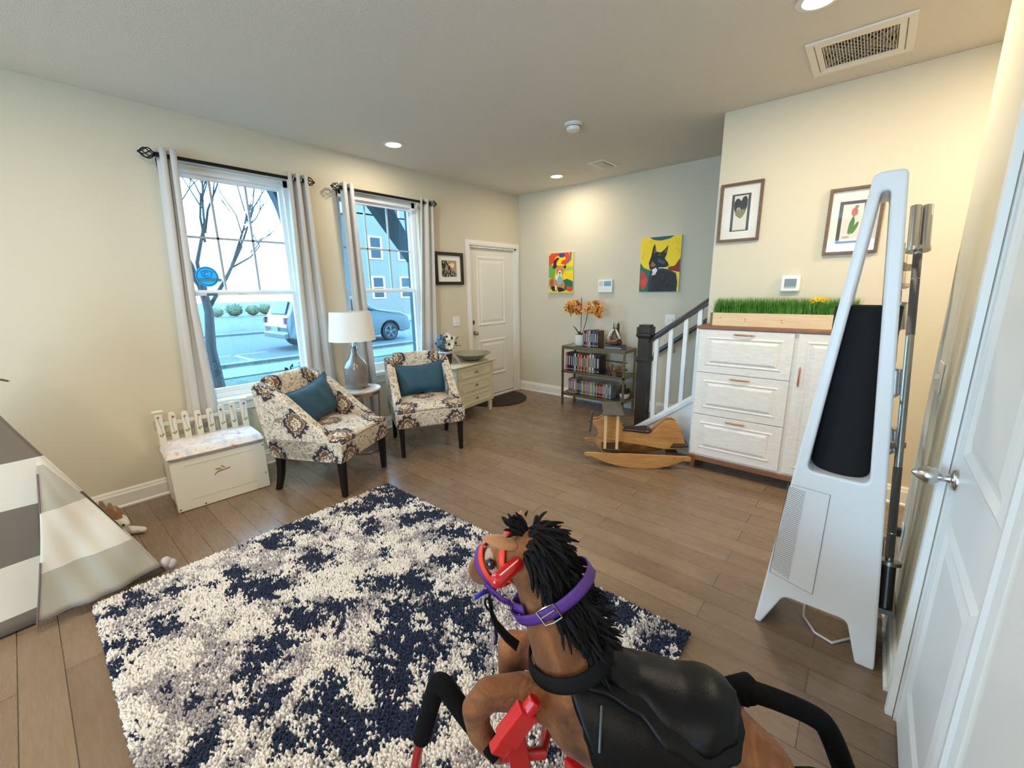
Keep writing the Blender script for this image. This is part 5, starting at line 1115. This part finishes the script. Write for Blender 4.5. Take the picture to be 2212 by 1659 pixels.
# vented side panel on the front face: seam lines and a punched hole field
vp = [(.181, .268), (.025, .233), (.020, .683), (.160, .690)]
mp = mat('vent_panel', (.76, .77, .78), .32); g = NG(mp); tcp = g.n('ShaderNodeTexCoord').outputs['Object']; sp = g.n('ShaderNodeSeparateXYZ'); g.l(tcp, sp.inputs[0])
S_ = 1/.0098; yy_ = g.math('MULTIPLY', sp.outputs[1], S_); zz_ = g.math('MULTIPLY', sp.outputs[2], S_)
a_ = g.math('SUBTRACT', g.math('FRACT', g.math('ADD', yy_, zz_)), .5); b_ = g.math('SUBTRACT', g.math('FRACT', g.math('SUBTRACT', yy_, zz_)), .5)
dd = g.math('ADD', g.math('MULTIPLY', a_, a_), g.math('MULTIPLY', b_, b_)); hole_ = g.math('LESS_THAN', dd, .070)
g.l(g.mix(hole_, (.76, .77, .78), (.015, .015, .018)), g.b.inputs['Base Color'])
MB().prism([(.176, .290), (.112, .262), (.098, .672), (.155, .680)], lambda p, d: Vector((-d, p[0], p[1])), 0, .0012).build('vent_grille', mp, t)
MB().tube([(-.0006, p[0], p[1]) for p in vp], .0012, 4, closed=True).build('panel_seam', mat('seam_dark', (.12, .12, .14), .6), t)
cb = mat('white_cable', (.72, .74, .78), .4)
tag(MB().tube([(2.30, -.08, .004), (2.25, .0, .005), (2.17, .055, .005), (2.08, .05, .005), (2.0, .0, .005), (1.98, -.06, .005), (2.06, -.12, .005), (2.25, -.17, .005), (2.52, -.19, .006)], .005, 8).build('power_cable', cb, smooth=True), 'white power cable curled on the floor under the white air purifier', 'cable')
t = thing('wall_outlet', 'white wall outlet with a black plug near the skirting on the closet wall', 'outlet', (2.42, YR+.001, .36))
MB().box(-.036, .036, 0, .006, -.058, .058).build('cover_plate', plast, t, bevel=.003); MB().box(-.015, .015, .006, .035, .0, .035).build('plug', MC['slot_dark'], t, bevel=.003)
MB().tube([(0, .03, .01), (0, .045, -.06), (-.02, .035, -.2), (-.03, .03, -.34)], .004, 7).build('plug_cord', MC['slot_dark'], t, smooth=True)
# ------------------------------------------------------------------ barbells in a rack beside the appliance
steel = mat('brushed_steel', (.42, .42, .40), .28, .95); knurl = mat('knurled_steel', (.22, .22, .22), .5, .9, bump=.8, bscale=900); dsteel = mat('dark_sleeve', (.14, .14, .14), .3, .95)
def bar(name, p, q_, label, sleeve, grp, parts=True, r=.0245):
    t = thing(name, label, 'barbell', p, group=grp); p, q_ = Vector(p), Vector(q_); d = (q_-p); L = d.length; d.normalize()
    MB().cyl(d*0, d*sleeve, r).build('sleeve', dsteel, t, smooth=True); (MB().cyl(d*(L-sleeve), d*L, r).build('sleeve', steel, t, smooth=True) if not parts else [MB().cyl(d*(L-sleeve)+Vector((e*.6, -e, 0)), d*L+Vector((e*.6, -e, 0)), .0185).build('sleeve_half', steel, t, smooth=True) for e in (-.0185, .0185)])
    for k in (sleeve, L-sleeve): MB().cyl(d*(k-.007), d*(k+.008), r*1.62).build('collar', steel, t, smooth=True)
    MB().cyl(d*(sleeve+.008), d*(L-sleeve-.008), .0142).build('shaft', steel, t, smooth=True)
    for a, b in ((sleeve+.02, sleeve+.12), (sleeve+.125, sleeve+.40), (L-sleeve-.36, L-sleeve-.125), (L-sleeve-.12, L-sleeve-.02)): MB().cyl(d*a, d*b, .0150).build('knurling', knurl, t, smooth=True)
    return t
bar('barbell', (2.13, -.208, .165), (2.54, -.108, 1.795), 'long steel barbell standing upright just right of the tall white appliance', .185, 'upright steel barbells')
bar('barbell', (2.46, -.185, .10), (2.78, -.072, 1.66), 'steel barbell mostly hidden behind the front upright barbell', .20, 'upright steel barbells', False)
rackm = mat('rack_grey', (.36, .37, .36), .4, .6)
t = thing('barbell_rack', 'grey metal rack holding the upright barbells behind the white appliance', 'rack', (2.40, -.10, 0))
RO = Vector((2.40, -.10, 0)); K = lambda x, y, z: Vector((x, y, z))-RO
MB().tube([K(2.27, -.155, .02), K(2.27, -.035, 1.70)], .018, 4).build('post', rackm, t)
MB().box(-.18, .20, -.10, -.04, 0, .025).box(-.16, -.10, -.06, .10, 0, .025).build('base', rackm, t)
MB().tube([K(2.27, -.045, 1.555), K(2.52, -.085, 1.545), K(2.56, -.115, 1.545)], .020, 4).build('hook', rackm, t)
MB().tube([K(2.27, -.10, .80), K(2.33, -.13, .80), K(2.38, -.185, .80)], .018, 4).build('hook', rackm, t)
MB().box(-.29, -.10, -.138, -.06, .140, .163).tube([K(2.27, -.15, .10), K(2.20, -.17, .15)], .012, 6).build('foot_cup', rackm, t)
for (a, b) in (((2.556, -.099, 1.394), (2.532, -.110, 1.279)), ((2.500, -.133, 1.106), (2.476, -.142, .997)), ((2.440, -.153, .850), (2.420, -.162, .751))): MB().cyl(K(*a), K(*b), .021).cyl(K(*a)+Vector((0, 0, -.006)), K(*a)+Vector((0, 0, .004)), .024).tube([K(*b), K(2.27, -.155+.0714*b[2], b[2])], .008, 6).build('storage_tube', steel, t, smooth=True)
RUGMAP = '12467888765555677700000001256598 23578999865444456000000001489856 44678999764322230100000001367742 45678888653110105510000000123333 44566776542100029500000000002586 43345555432000013100000000014895 22123445432110000000000000014765 10012345544300000000000000012478 00002356666500000000000000002698 00012467887011100000000000002575 21124578990233200000000000001332 33345689902465222021000000000112 54445688924786375175100000001234 65545667256996495286210000002467 76444452586984353134531000013699 75322204896757633326862100024799 64210015989459846536984210024787 43100036756269778745775310013554 42100185594177589747985310012332 43200393695235699658985210001111 54000341477496689568864200000000 66510352268152456866642100000000 81960778322002337974442102320000 02371858300001226874774113862000 00031533000002114656985258883111 00005141322128222336985279563232 20042176664238641265763155123553 60091029594564961288542121136874 20150035783785953267221000148974 00300012644994531734110000258963 01700001214884210311021000247642 02200000003652000000056000134422 00000001002331000000036000122354 00000004001232101210001000122586 00000000013553124420001100354897 50001100025763147630013321597885 61124100148963269730015741497663 16266100259962279730016972365332 49395000369841268551015983132244 86582001367531245352003773112466 41430002355310123100102442323688 01210006346200121012210224524899 14021425267101453123310157625898 38162921154003774256410489565787 48582810021014984587412698596698 44771300000015983797313785696798 21640000000015765996213552464787 01310000000014536874112321233565'

# ------------------------------------------------------------------ shag rug
import numpy as np
RM = np.array([[int(c) for c in r] for r in RUGMAP.split()])/9.0
RX0, RX1, RY0, RY1 = -.01, 1.64, .41, 2.69
rs_ = np.random.RandomState(3); nx, ny = 196, 270
gx, gy = np.meshgrid((np.arange(nx)+.5)/nx, (np.arange(ny)+.5)/ny); gx = gx.ravel(); gy = gy.ravel(); N = len(gx)
gx = gx+rs_.uniform(-.4, .4, N)/nx; gy = gy+rs_.uniform(-.4, .4, N)/ny
def smp(A, u, v):
    h, w_ = A.shape; x = np.clip(u*w_-.5, 0, w_-1.001); y = np.clip(v*h-.5, 0, h-1.001); i = x.astype(int); j = y.astype(int); a = x-i; b = y-j
    i2 = np.minimum(i+1, w_-1); j2 = np.minimum(j+1, h-1); return (A[j, i]*(1-a)+A[j, i2]*a)*(1-b)+(A[j2, i]*(1-a)+A[j2, i2]*a)*b
n1 = rs_.rand(60, 46); n2 = rs_.rand(110, 84); n3 = rs_.rand(26, 20)
den = smp(RM, gx, gy)*.95+.55*(smp(n1, gx, gy)-.5)+.85*(smp(n2, gx, gy)-.5)+rs_.normal(0, .15, N)
navy = den > .50
gy_ = smp(n3, gx, gy)*.9+smp(n1, gx, gy)*.5+rs_.normal(0, .16, N)
col = np.where((gy_ > .78)[:, None], np.array([.36, .33, .34]), np.array([.74, .70, .65])); col = col*rs_.uniform(.86, 1.1, N)[:, None]
col = np.where(navy[:, None], np.array([.004, .013, .045])*rs_.uniform(.6, 1.5, N)[:, None], col)
X = RX0+gx*(RX1-RX0); Y = RY0+gy*(RY1-RY0); r = rs_.uniform(.0055, .0085, N); h = rs_.uniform(.014, .024, N); a = rs_.uniform(0, 6.28, N); ln = rs_.uniform(.002, .011, N); la = rs_.uniform(0, 6.28, N)
ed = np.minimum(np.minimum(gx*1.65, (1-gx)*1.65), np.minimum(gy*2.28, (1-gy)*2.28)); h *= np.where(ed < .015, .75, 1)
V = np.zeros((N, 9, 3)); z0 = .016
for k in range(4):
    q = a+k*PI/2; V[:, k] = np.stack([X+r*np.cos(q), Y+r*np.sin(q), np.full(N, z0)], 1); mx_, my_ = X+ln*.6*np.cos(la), Y+ln*.6*np.sin(la)
    V[:, 4+k] = np.stack([mx_+r*.8*np.cos(q+.5), my_+r*.8*np.sin(q+.5), z0+h*.6], 1)
V[:, 8] = np.stack([X+ln*np.cos(la), Y+ln*np.sin(la), z0+h], 1)
Fq = np.array([[0, 1, 5, 4], [1, 2, 6, 5], [2, 3, 7, 6], [3, 0, 4, 7]]); Ft = np.array([[4, 5, 8], [5, 6, 8], [6, 7, 8], [7, 4, 8]])
off = (np.arange(N)*9)[:, None, None]; Fq = (Fq[None]+off).reshape(-1, 4); Ft = (Ft[None]+off).reshape(-1, 3)
me = bpy.data.meshes.new('pile'); me.vertices.add(N*9); me.vertices.foreach_set('co', V.ravel()); nq, nt_ = len(Fq), len(Ft)
me.loops.add(nq*4+nt_*3); me.loops.foreach_set('vertex_index', np.concatenate([Fq.ravel(), Ft.ravel()]).astype(np.int32))
me.polygons.add(nq+nt_); me.polygons.foreach_set('loop_start', np.concatenate([np.arange(nq)*4, nq*4+np.arange(nt_)*3]).astype(np.int32))
me.update(calc_edges=True); me.polygons.foreach_set('use_smooth', [True]*(nq+nt_))
ca = me.color_attributes.new('yarn', 'FLOAT_COLOR', 'POINT'); ca.data.foreach_set('color', np.repeat(np.concatenate([col, np.ones((N, 1))], 1), 9, axis=0).ravel())
pm_ = mat('rug_pile', (.7, .66, .6), .95, sheen=.25); g = NG(pm_); at = g.n('ShaderNodeAttribute'); at.attribute_name = 'yarn'; g.l(at.outputs['Color'], g.b.inputs['Base Color'])
me.materials.append(pm_)
t = thing('rug', 'navy blue and cream shag area rug on the plank floor', 'rug', (0, 0, 0))
o = bpy.data.objects.new('pile', me); COL.objects.link(o); o.parent = t; o['kind'] = 'stuff'
MB().box(RX0+.004, RX1-.004, RY0+.004, RY1-.004, .001, .017).build('backing', mat('rug_backing', (.42, .38, .33), .9), t, bevel=.004)
# ------------------------------------------------------------------ spring rocking horse
HO = Vector((.80, .28, 0)); H = lambda x, y, z: Vector((x, y, z))-HO
hs_ = thing('rocking_horse', 'brown plush spring rocking horse with black saddle and mane in the foreground', 'rocking horse', HO)
plush = mat('brown_plush', (.22, .075, .022), .9, sheen=.12, bump=.35, bscale=160); g = NG(plush); tcp = g.n('ShaderNodeTexCoord').outputs['Object']
g.l(g.ramp(g.noise(tcp, 9, 4, .6, .8), [(.32, (.085, .030, .012)), (.5, (.20, .072, .022)), (.7, (.36, .145, .050))]), g.b.inputs['Base Color'])
P = lambda *a: [( *(Vector(p[:3])-HO), p[3]) for p in a]
mb = MB()
mb.chain(P((.905, .065, .385, .095), (.875, .135, .405, .125), (.805, .28, .43, .130), (.745, .41, .470, .112), (.725, .460, .51, .090)))
mb.chain(P((.740, .43, .50, .100), (.728, .455, .60, .086), (.713, .485, .70, .074), (.703, .515, .79, .064), (.690, .545, .865, .060)))
mb.chain(P((.690, .548, .868, .060), (.674, .582, .852, .057), (.660, .618, .828, .048), (.648, .646, .806, .042), (.644, .658, .798, .038)))
mb.chain(P((.685, .45, .50, .058), (.630, .515, .535, .044), (.565, .575, .545, .036), (.538, .590, .515, .034), (.540, .582, .450, .030), (.556, .565, .405, .027), (.575, .550, .380, .028)))
mb.chain(P((.775, .47, .50, .058), (.735, .56, .540, .046), (.705, .615, .545, .042), (.690, .610, .480, .036), (.700, .590, .420, .034)))
mb.chain(P((.825, .08, .37, .085), (.765, .01, .27, .055), (.80, -.07, .17, .038), (.83, -.10, .10, .034)))
mb.chain(P((.975, .14, .37, .080), (1.01, .06, .26, .052), (1.0, -.02, .17, .038), (1.01, -.06, .10, .034)))
mb.build('body', plush, hs_, remesh=.0075, sm=8)
# head fittings
tanp = mat('tan_plush', (.45, .22, .10), .9, sheen=.3); facep = mat('face_plush', (.42, .27, .20), .9, sheen=.3)
def earm_(b, tip, wd, inner):
    b, tip = Vector(b)-HO, Vector(tip)-HO; d = tip-b; s = d.cross(Vector(inner)).normalized(); nrm = d.cross(s).normalized(); mb = MB()
    def fn(u, v): w_ = wd*math.sin(PI*min(1, .18+.82*v))**.7*(1 if v < .999 else 0); return b+d*v+s*w_*math.cos(2*PI*u)+nrm*w_*.42*math.sin(2*PI*u)
    return mb.grid(fn, 16, 12, closeu=True).build('ear', tanp, hs_, smooth=True, ang=180)
earm_((.652, .556, .905), (.590, .600, .934), .026, (0, 0, 1)); earm_((.694, .572, .905), (.704, .578, .962), .018, (1, 0, 0))
MB().ell(H(.653, .605, .842), (.040, .042, .040), n=24).build('face_patch', facep, hs_, smooth=True)
for p in ((.611, .598, .858), (.703, .634, .850)): MB().ell(H(*p), (.010, .014, .014), n=16).build('eye', mat('eye_black', (.004, .004, .004), .05, coat=1), hs_, smooth=True)
def band(c, nrm, rx, ry, wd, name, m, up_=(0, 0, 1), th=.0022, a0=0, a1=360, flare=0):
    c = Vector(c)-HO; nrm = Vector(nrm).normalized(); a = (Vector(up_)-nrm*nrm.dot(Vector(up_))).normalized(); b = nrm.cross(a)
    def fn(u, v): q = R(a0+(a1-a0)*u); k = 1+flare*(v-.5); return c+(a*ry*math.cos(q)+b*rx*math.sin(q))*k+nrm*(v-.5)*wd
    return MB().grid(fn, 49, 4).build(name, m, hs_, smooth=True, ang=180, solid=th*2)
NC, NN = (.709, .492, .782), (-.25, .53, .81)
pur, org, blkw = mat('purple_webbing', (.085, .022, .22), .5, bump=.3, bscale=500), mat('orange_webbing', (.75, .045, .012), .55), mat('black_webbing', (.004, .004, .005), .8, spec=.2)
band(NC, NN, .084, .113, .027, 'halter_collar', pur, (-.434, .901, 0))
band((.653, .634, .816), (-.30, .72, -.62), .050, .052, .013, 'halter_noseband', pur)
band((.657, .622, .823), (-.30, .72, -.62), .053, .055, .013, 'bridle_noseband', org)
band((.676, .580, .856), (-.25, .90, -.18), .061, .062, .015, 'bridle_cheek_strap', org)
band((.676, .585, .838), (-.22, .55, .80), .062, .088, .016, 'bridle_jaw_strap', org, (-.35, .93, 0))
redp = mat('red_plastic', (.52, .010, .015), .22, coat=.5)
MB().cyl(H(.560, .528, .880), H(.655, .538, .872), .0165).ell(H(.560, .528, .880), .0165, n=14).build('handle', redp, hs_, smooth=True)
MB().cyl(H(.715, .545, .866), H(.815, .552, .858), .0165).ell(H(.815, .552, .858), .0165, n=14).build('handle', redp, hs_, smooth=True)
# buckle, rings and lead straps
sil = mat('bright_steel', (.72, .72, .70), .18, 1)
def onneck(q, off=.0, c=NC, nrm=NN, rx=.089, ry=.118):
    c = Vector(c)-HO; nrm = Vector(nrm).normalized(); a = (Vector((-.434, .901, 0))-nrm*nrm.dot(Vector((-.434, .901, 0)))).normalized(); b = nrm.cross(a); q = R(q); return c+a*ry*math.cos(q)+b*rx*math.sin(q)+nrm*off
bk = MB(); c1, c2, c3, c4 = onneck(84, .018), onneck(84, -.018), onneck(106, -.018), onneck(106, .018); bk.tube([c1, onneck(95, .020), c4, c3, onneck(95, -.020), c2], .0018, 6, closed=True); bk.tube([onneck(85, 0), onneck(104, .004)], .0016, 5); bk.build('collar_buckle', sil, hs_, smooth=True)
rg = MB()
for p in ((.640, .575, .745), (.622, .628, .790)):
    p = Vector(p)-HO; rg.tube([p+Vector((.003, .018*math.cos(q), .018*math.sin(q))) for q in [2*PI*k/16 for k in range(16)]], .0022, 6, closed=True)
rg.build('halter_ring', sil, hs_, smooth=True)
def strap(pts, wd, name, m, side=(0, 0, 1)):
    pts = [Vector(p)-HO for p in pts]; vs = []; n = len(pts)
    for i, p in enumerate(pts):
        tt = (pts[min(i+1, n-1)]-pts[max(0, i-1)]).normalized(); s = Vector(side)-tt*tt.dot(Vector(side)); s.normalize(); vs += [p-s*wd/2, p+s*wd/2]
    return MB().add(vs, [(2*i, 2*i+2, 2*i+3, 2*i+1) for i in range(n-1)]).build(name, m, hs_, smooth=True, solid=.003, ang=180)
strap([(.622, .628, .785), (.628, .612, .770), (.636, .590, .752), (.648, .568, .742)], .014, 'halter_throat_strap', pur)
strap([(.648, .568, .742), (.640, .545, .748), (.632, .515, .762)], .024, 'halter_throat_strap', pur)
strap([(.690, .640, .745), (.655, .625, .750), (.618, .628, .762), (.590, .632, .762)], .012, 'loose_blue_strap', mat('blue_webbing', (.03, .03, .35), .5))
strap([(.618, .612, .755), (.612, .600, .725), (.612, .585, .700), (.622, .560, .670), (.632, .535, .652)], .030, 'rein_strap', blkw, (1, 1, .2))
strap([(.618, .590, .700), (.616, .592, .675), (.622, .594, .650), (.618, .596, .630)], .009, 'strap_tail', mat('navy_webbing', (.02, .015, .10), .5), (1, 0, 0))
band((.722, .452, .625), (-.18, .30, .95), .094, .104, .032, 'neck_strap', blkw, (0, 1, 0), flare=-.12)
for p in ((.612, .608, .742),): MB().tube([H(*p)+Vector((0, .012*math.cos(q), .016*math.sin(q))) for q in [2*PI*k/12 for k in range(12)]], .003, 6, closed=True).build('snap_hook', MC['black_webbing'], hs_)
# mane
yarn = mat('mane_yarn', (.006, .006, .007), .8, spec=.2); rr = random.Random(31)
crest = [Vector(p) for p in ((.694, .547, .926), (.714, .510, .903), (.736, .476, .858), (.752, .448, .802), (.767, .420, .742), (.784, .388, .688))]
ctr = [Vector(p) for p in ((.690, .545, .870), (.695, .535, .85), (.700, .515, .79), (.704, .500, .745), (.708, .485, .70), (.722, .455, .60))]
def lerp(L, u): u *= len(L)-1; i = min(int(u), len(L)-2); return L[i]+(L[i+1]-L[i])*(u-i)
mb = MB()
def strand(p, d, L, r, cen=None, rad=0, grav=-.30):
    pts = [p]; v_ = Vector(d).normalized(); n = 6
    for i in range(n):
        v_ = (v_+Vector((0, 0, grav))+Vector((rr.uniform(-.25, .25), rr.uniform(-.25, .25), rr.uniform(-.15, .15)))).normalized(); q_ = pts[-1]+v_*L/n
        if cen is not None:
            w_ = q_-cen
            if w_.length < rad: q_ = cen+w_*(rad/w_.length)
        pts.append(q_)
    mb.tube([x-HO for x in pts], [r, r, r, r*.95, r*.9, r*.8, r*.3], 5)
for i in range(1100):
    u = rr.random(); c = lerp(crest, u); cn = lerp(ctr, u); back = (c-cn); back.normalize()
    ph_ = R(rr.uniform(-75, 72 if u < .45 else 72-70*(u-.45))); sd_v = Vector((-.901, -.434, 0)); rad_ = .064+.022*max(0, u-.5)
    nv = (back*math.cos(ph_)+sd_v*math.sin(ph_)).normalized()
    d = nv*rr.uniform(.3, .75)+Vector((.434, -.901, -.25))*rr.uniform(.3, 1.1); d.z = min(d.z, .05 if u < .4 else .3)
    strand(cn+nv*(rad_-.008), d, (rr.uniform(.045, .068)+.045*u if not .30 < u < .50 else .050), rr.uniform(.0036, .0052), cn+Vector((0, 0, 0)), .066)
for i in range(240):
    u = rr.random(); c = lerp(crest, u); cn = lerp(ctr, u); back = (c-cn).normalized(); ph_ = R(rr.uniform(-80, 25)); nv = (back*math.cos(ph_)+Vector((-.901, -.434, 0))*math.sin(ph_)).normalized()
    d = nv+Vector((.434, -.901, 0))*rr.uniform(.2, .9)+Vector((rr.uniform(-.3, .3), rr.uniform(-.3, .3), 0)); d.z = min(d.z, .25)
    strand(cn+nv*(.060+.022*max(0, u-.5)), d, rr.uniform(.050, .080)+.03*u, rr.uniform(.0038, .0054), cn, .066, grav=-.14)
for i in range(30):
    p = Vector((.684+rr.uniform(-.018, .016), .560+rr.uniform(-.012, .012), .924)); d = (rr.uniform(-1.0, .1), rr.uniform(.0, .9), rr.uniform(.3, 1.3)); strand(p, d, rr.uniform(.030, .052), .0040, grav=-.03)
mb.build('mane', yarn, hs_, smooth=True, ang=180)
# tail
mb = MB()
for i in range(110):
    p = Vector((.915, -.005, .42))+Vector((rr.uniform(-.02, .02), rr.uniform(-.02, .0), rr.uniform(-.02, .02))); strand(p, (rr.uniform(-.4, .6), -1, rr.uniform(.2, .8)), rr.uniform(.16, .24), .004)
mb.build('tail', yarn, hs_, smooth=True, ang=180)
# saddle
leath = mat('black_leather', (.0035, .0035, .004), .38, spec=.22, bump=.10, bscale=260)
Sc = [(Vector((.885, .115, .408)), .128), (Vector((.845, .20, .420)), .131), (Vector((.805, .28, .432)), .133), (Vector((.765, .36, .452)), .128), (Vector((.728, .432, .482)), .117)]
fwv = Vector((-.434, .901, 0)); lfv = Vector((-.901, -.434, 0))
def sad(s, th, off):
    u = s*(len(Sc)-1); i = min(int(u), len(Sc)-2); k = u-i; c = Sc[i][0].lerp(Sc[i+1][0], k); r_ = Sc[i][1]+(Sc[i+1][1]-Sc[i][1])*k+off; q = R(th)
    return c+Vector((0, 0, 1))*r_*math.cos(q)+lfv*r_*math.sin(q)-HO
def tab(T, s):
    for (a, x), (b, y) in zip(T, T[1:]):
        if s <= b: k = (s-a)/(b-a); k = k*k*(3-2*k); return x+(y-x)*k
    return T[-1][1]
FT = [(0, 30), (.08, 50), (.25, 62), (.42, 66), (.52, 84), (.62, 98), (.74, 100), (.86, 88), (.95, 66), (1, 40)]
MB().grid(lambda u, v: sad(.02+.93*u+.10*u*math.sin(PI*min(1, abs(2*v-1)*1.15)), (2*v-1)*tab(FT, u), .010+.004*math.cos((2*v-1)*3)), 44, 50).build('saddle_flap', leath, hs_, smooth=True, ang=180, solid=.010)
ST = [(0, 8), (.06, 30), (.22, 42), (.42, 36), (.62, 20), (.80, 15), (.94, 17), (1, 6)]
HT = [(0, .040), (.12, .048), (.35, .030), (.6, .030), (.82, .052), (.93, .066), (1, .058)]
def seatf(u, v):
    e = abs(2*v-1); return sad(.0+.93*u, (2*v-1)*tab(ST, u), tab(HT, u)*(1-.55*e**3)+.010)
MB().grid(seatf, 44, 26).build('saddle_seat', leath, hs_, smooth=True, ang=180, solid=.014)
def panelf(u, v): return sad(-.02+.97*u, (2*v-1)*(tab(ST, u)+11), .022+.006*math.sin(PI*u))
MB().grid(panelf, 44, 26).build('saddle_panel', leath, hs_, smooth=True, ang=180, solid=.014)
MB().tube([sad(.80, th, .022) for th in (34, 44, 54, 66)], .003, 6).build('stirrup_strap', mat('worn_leather', (.06, .065, .065), .4), hs_)
MB().grid(lambda u, v: sad(.44+.10*v, 100+160*u, .012), 40, 4).build('girth_strap', blkw, hs_, smooth=True, ang=180, solid=.004)
# frame, spring sleeves, foot pegs
foam = mat('black_foam', (.004, .004, .004), .95, bump=.5, bscale=90, spec=.15); rpt = mat('red_frame_paint', (.36, .012, .015), .3, coat=.4)
def sleeve(pts, r, nm='spring_sleeve'): MB().tube([H(*p) for p in pts], r, 14).build(nm, foam, hs_, smooth=True, ang=180)
def bz3(pts, n=8):
    out = []
    for i in range(1, len(pts)-1):
        a, b, c = Vector(pts[i-1]), Vector(pts[i]), Vector(pts[i+1]); p0 = (a+b)/2 if i > 1 else a; p1 = (b+c)/2 if i < len(pts)-2 else c
        out += [tuple(p0*(1-k/n)**2+b*2*(k/n)*(1-k/n)+p1*(k/n)**2) for k in range(n+(i == len(pts)-2))]
    return out
sleeve(bz3([(.491, .752, .335), (.515, .722, .47), (.522, .700, .545), (.534, .630, .47), (.556, .535, .405)]), .0235)
MB().tube([H(*p) for p in ((.500, .742, .40), (.487, .762, .30), (.470, .800, .10), (.462, .815, .030))], .0125, 12).build('frame_post', rpt, hs_, smooth=True)
sleeve(bz3([(1.005, .133, .485), (1.015, .115, .500), (1.090, -.030, .455), (1.098, -.062, .42), (1.045, -.130, .30), (1.03, -.16, .22)]), .0245)
sleeve([(.985, .128, .47), (1.006, .134, .495), (1.028, .118, .492), (1.035, .100, .470)], .031, 'sleeve_wrap')
MB().tube([H(*p) for p in ((1.055, -.115, .33), (1.03, -.17, .20), (1.01, -.22, .03))], .0125, 12).build('frame_post', rpt, hs_, smooth=True)
MB().tube([H(*p) for p in ((.560, .530, .400), (.63, .46, .395), (.70, .50, .36), (.86, .56, .37))], .014, 12).build('cross_bar', rpt, hs_, smooth=True)
MB().tube([H(*p) for p in ((1.002, .130, .485), (.965, .118, .432), (.88, .03, .33), (.72, -.02, .33))], .016, 12).build('cross_bar', rpt, hs_, smooth=True)
sleeve([(.86, .56, .37), (.96, .62, .45), (.985, .64, .48), (1.00, .66, .36)], .0235)
MB().tube([H(*p) for p in ((.99, .65, .42), (1.02, .69, .03))], .0125, 12).build('frame_post', rpt, hs_, smooth=True)
sleeve([(.72, -.02, .33), (.62, -.10, .43), (.60, -.115, .45), (.585, -.14, .33)], .0235)
MB().tube([H(*p) for p in ((.592, -.13, .40), (.57, -.17, .03))], .0125, 12).build('frame_post', rpt, hs_, smooth=True)
for a, b in (((.57, -.17), (1.01, -.22)), ((.462, .815), (.57, -.17)), ((1.02, .69), (1.01, -.22))): MB().tube([H(a[0], a[1], .058), H(b[0], b[1], .058)], .0125, 12).build('floor_rail', rpt, hs_, smooth=True)
for p in ((.462, .815), (1.02, .69), (.57, -.17), (1.01, -.22)): MB().cyl(H(p[0], p[1], .020 if p[1] > .5 and p[0] < 1.6 else 0), H(p[0], p[1], .062), .016).build('rubber_foot', foam, hs_)
pk_ = MB(); a, b = Vector((.588, .455, .590)), Vector((.516, .500, .492)); d = (b-a).normalized()
pk_.cyl(H(.592, .452, .596), H(.570, .465, .566), .0165); Mx = Matrix.Translation((a+b)/2-HO) @ d.to_track_quat('Z', 'Y').to_matrix().to_4x4()
pk_.box(-.017, .017, -.026, .026, -.045, .038, M=Mx).box(-.013, .013, -.020, .020, .036, .070, M=Mx); pk_.build('foot_peg', redp, hs_, bevel=.004)
MB().hexa([H(.565, .47, .545), H(.535, .49, .50), H(.56, .50, .36), H(.60, .47, .36)], [H(.585, .485, .545), H(.555, .505, .50), H(.58, .52, .36), H(.62, .49, .36)]).build('peg_bracket', redp, hs_, bevel=.004)
MB().cyl(H(.715, .50, .40), H(.745, .44, .28), .012).box(*[0]*6).build('peg_rod', redp, hs_, smooth=True) if 0 else MB().cyl(H(.705, .495, .37), H(.745, .44, .27), .012).build('peg_rod', redp, hs_, smooth=True)
MB().hexa([H(.72, .46, .285), H(.78, .42, .285), H(.77, .36, .275), H(.71, .40, .275)], [H(.72, .46, .24), H(.78, .42, .24), H(.77, .36, .23), H(.71, .40, .23)]).build('peg_box', redp, hs_, bevel=.006)
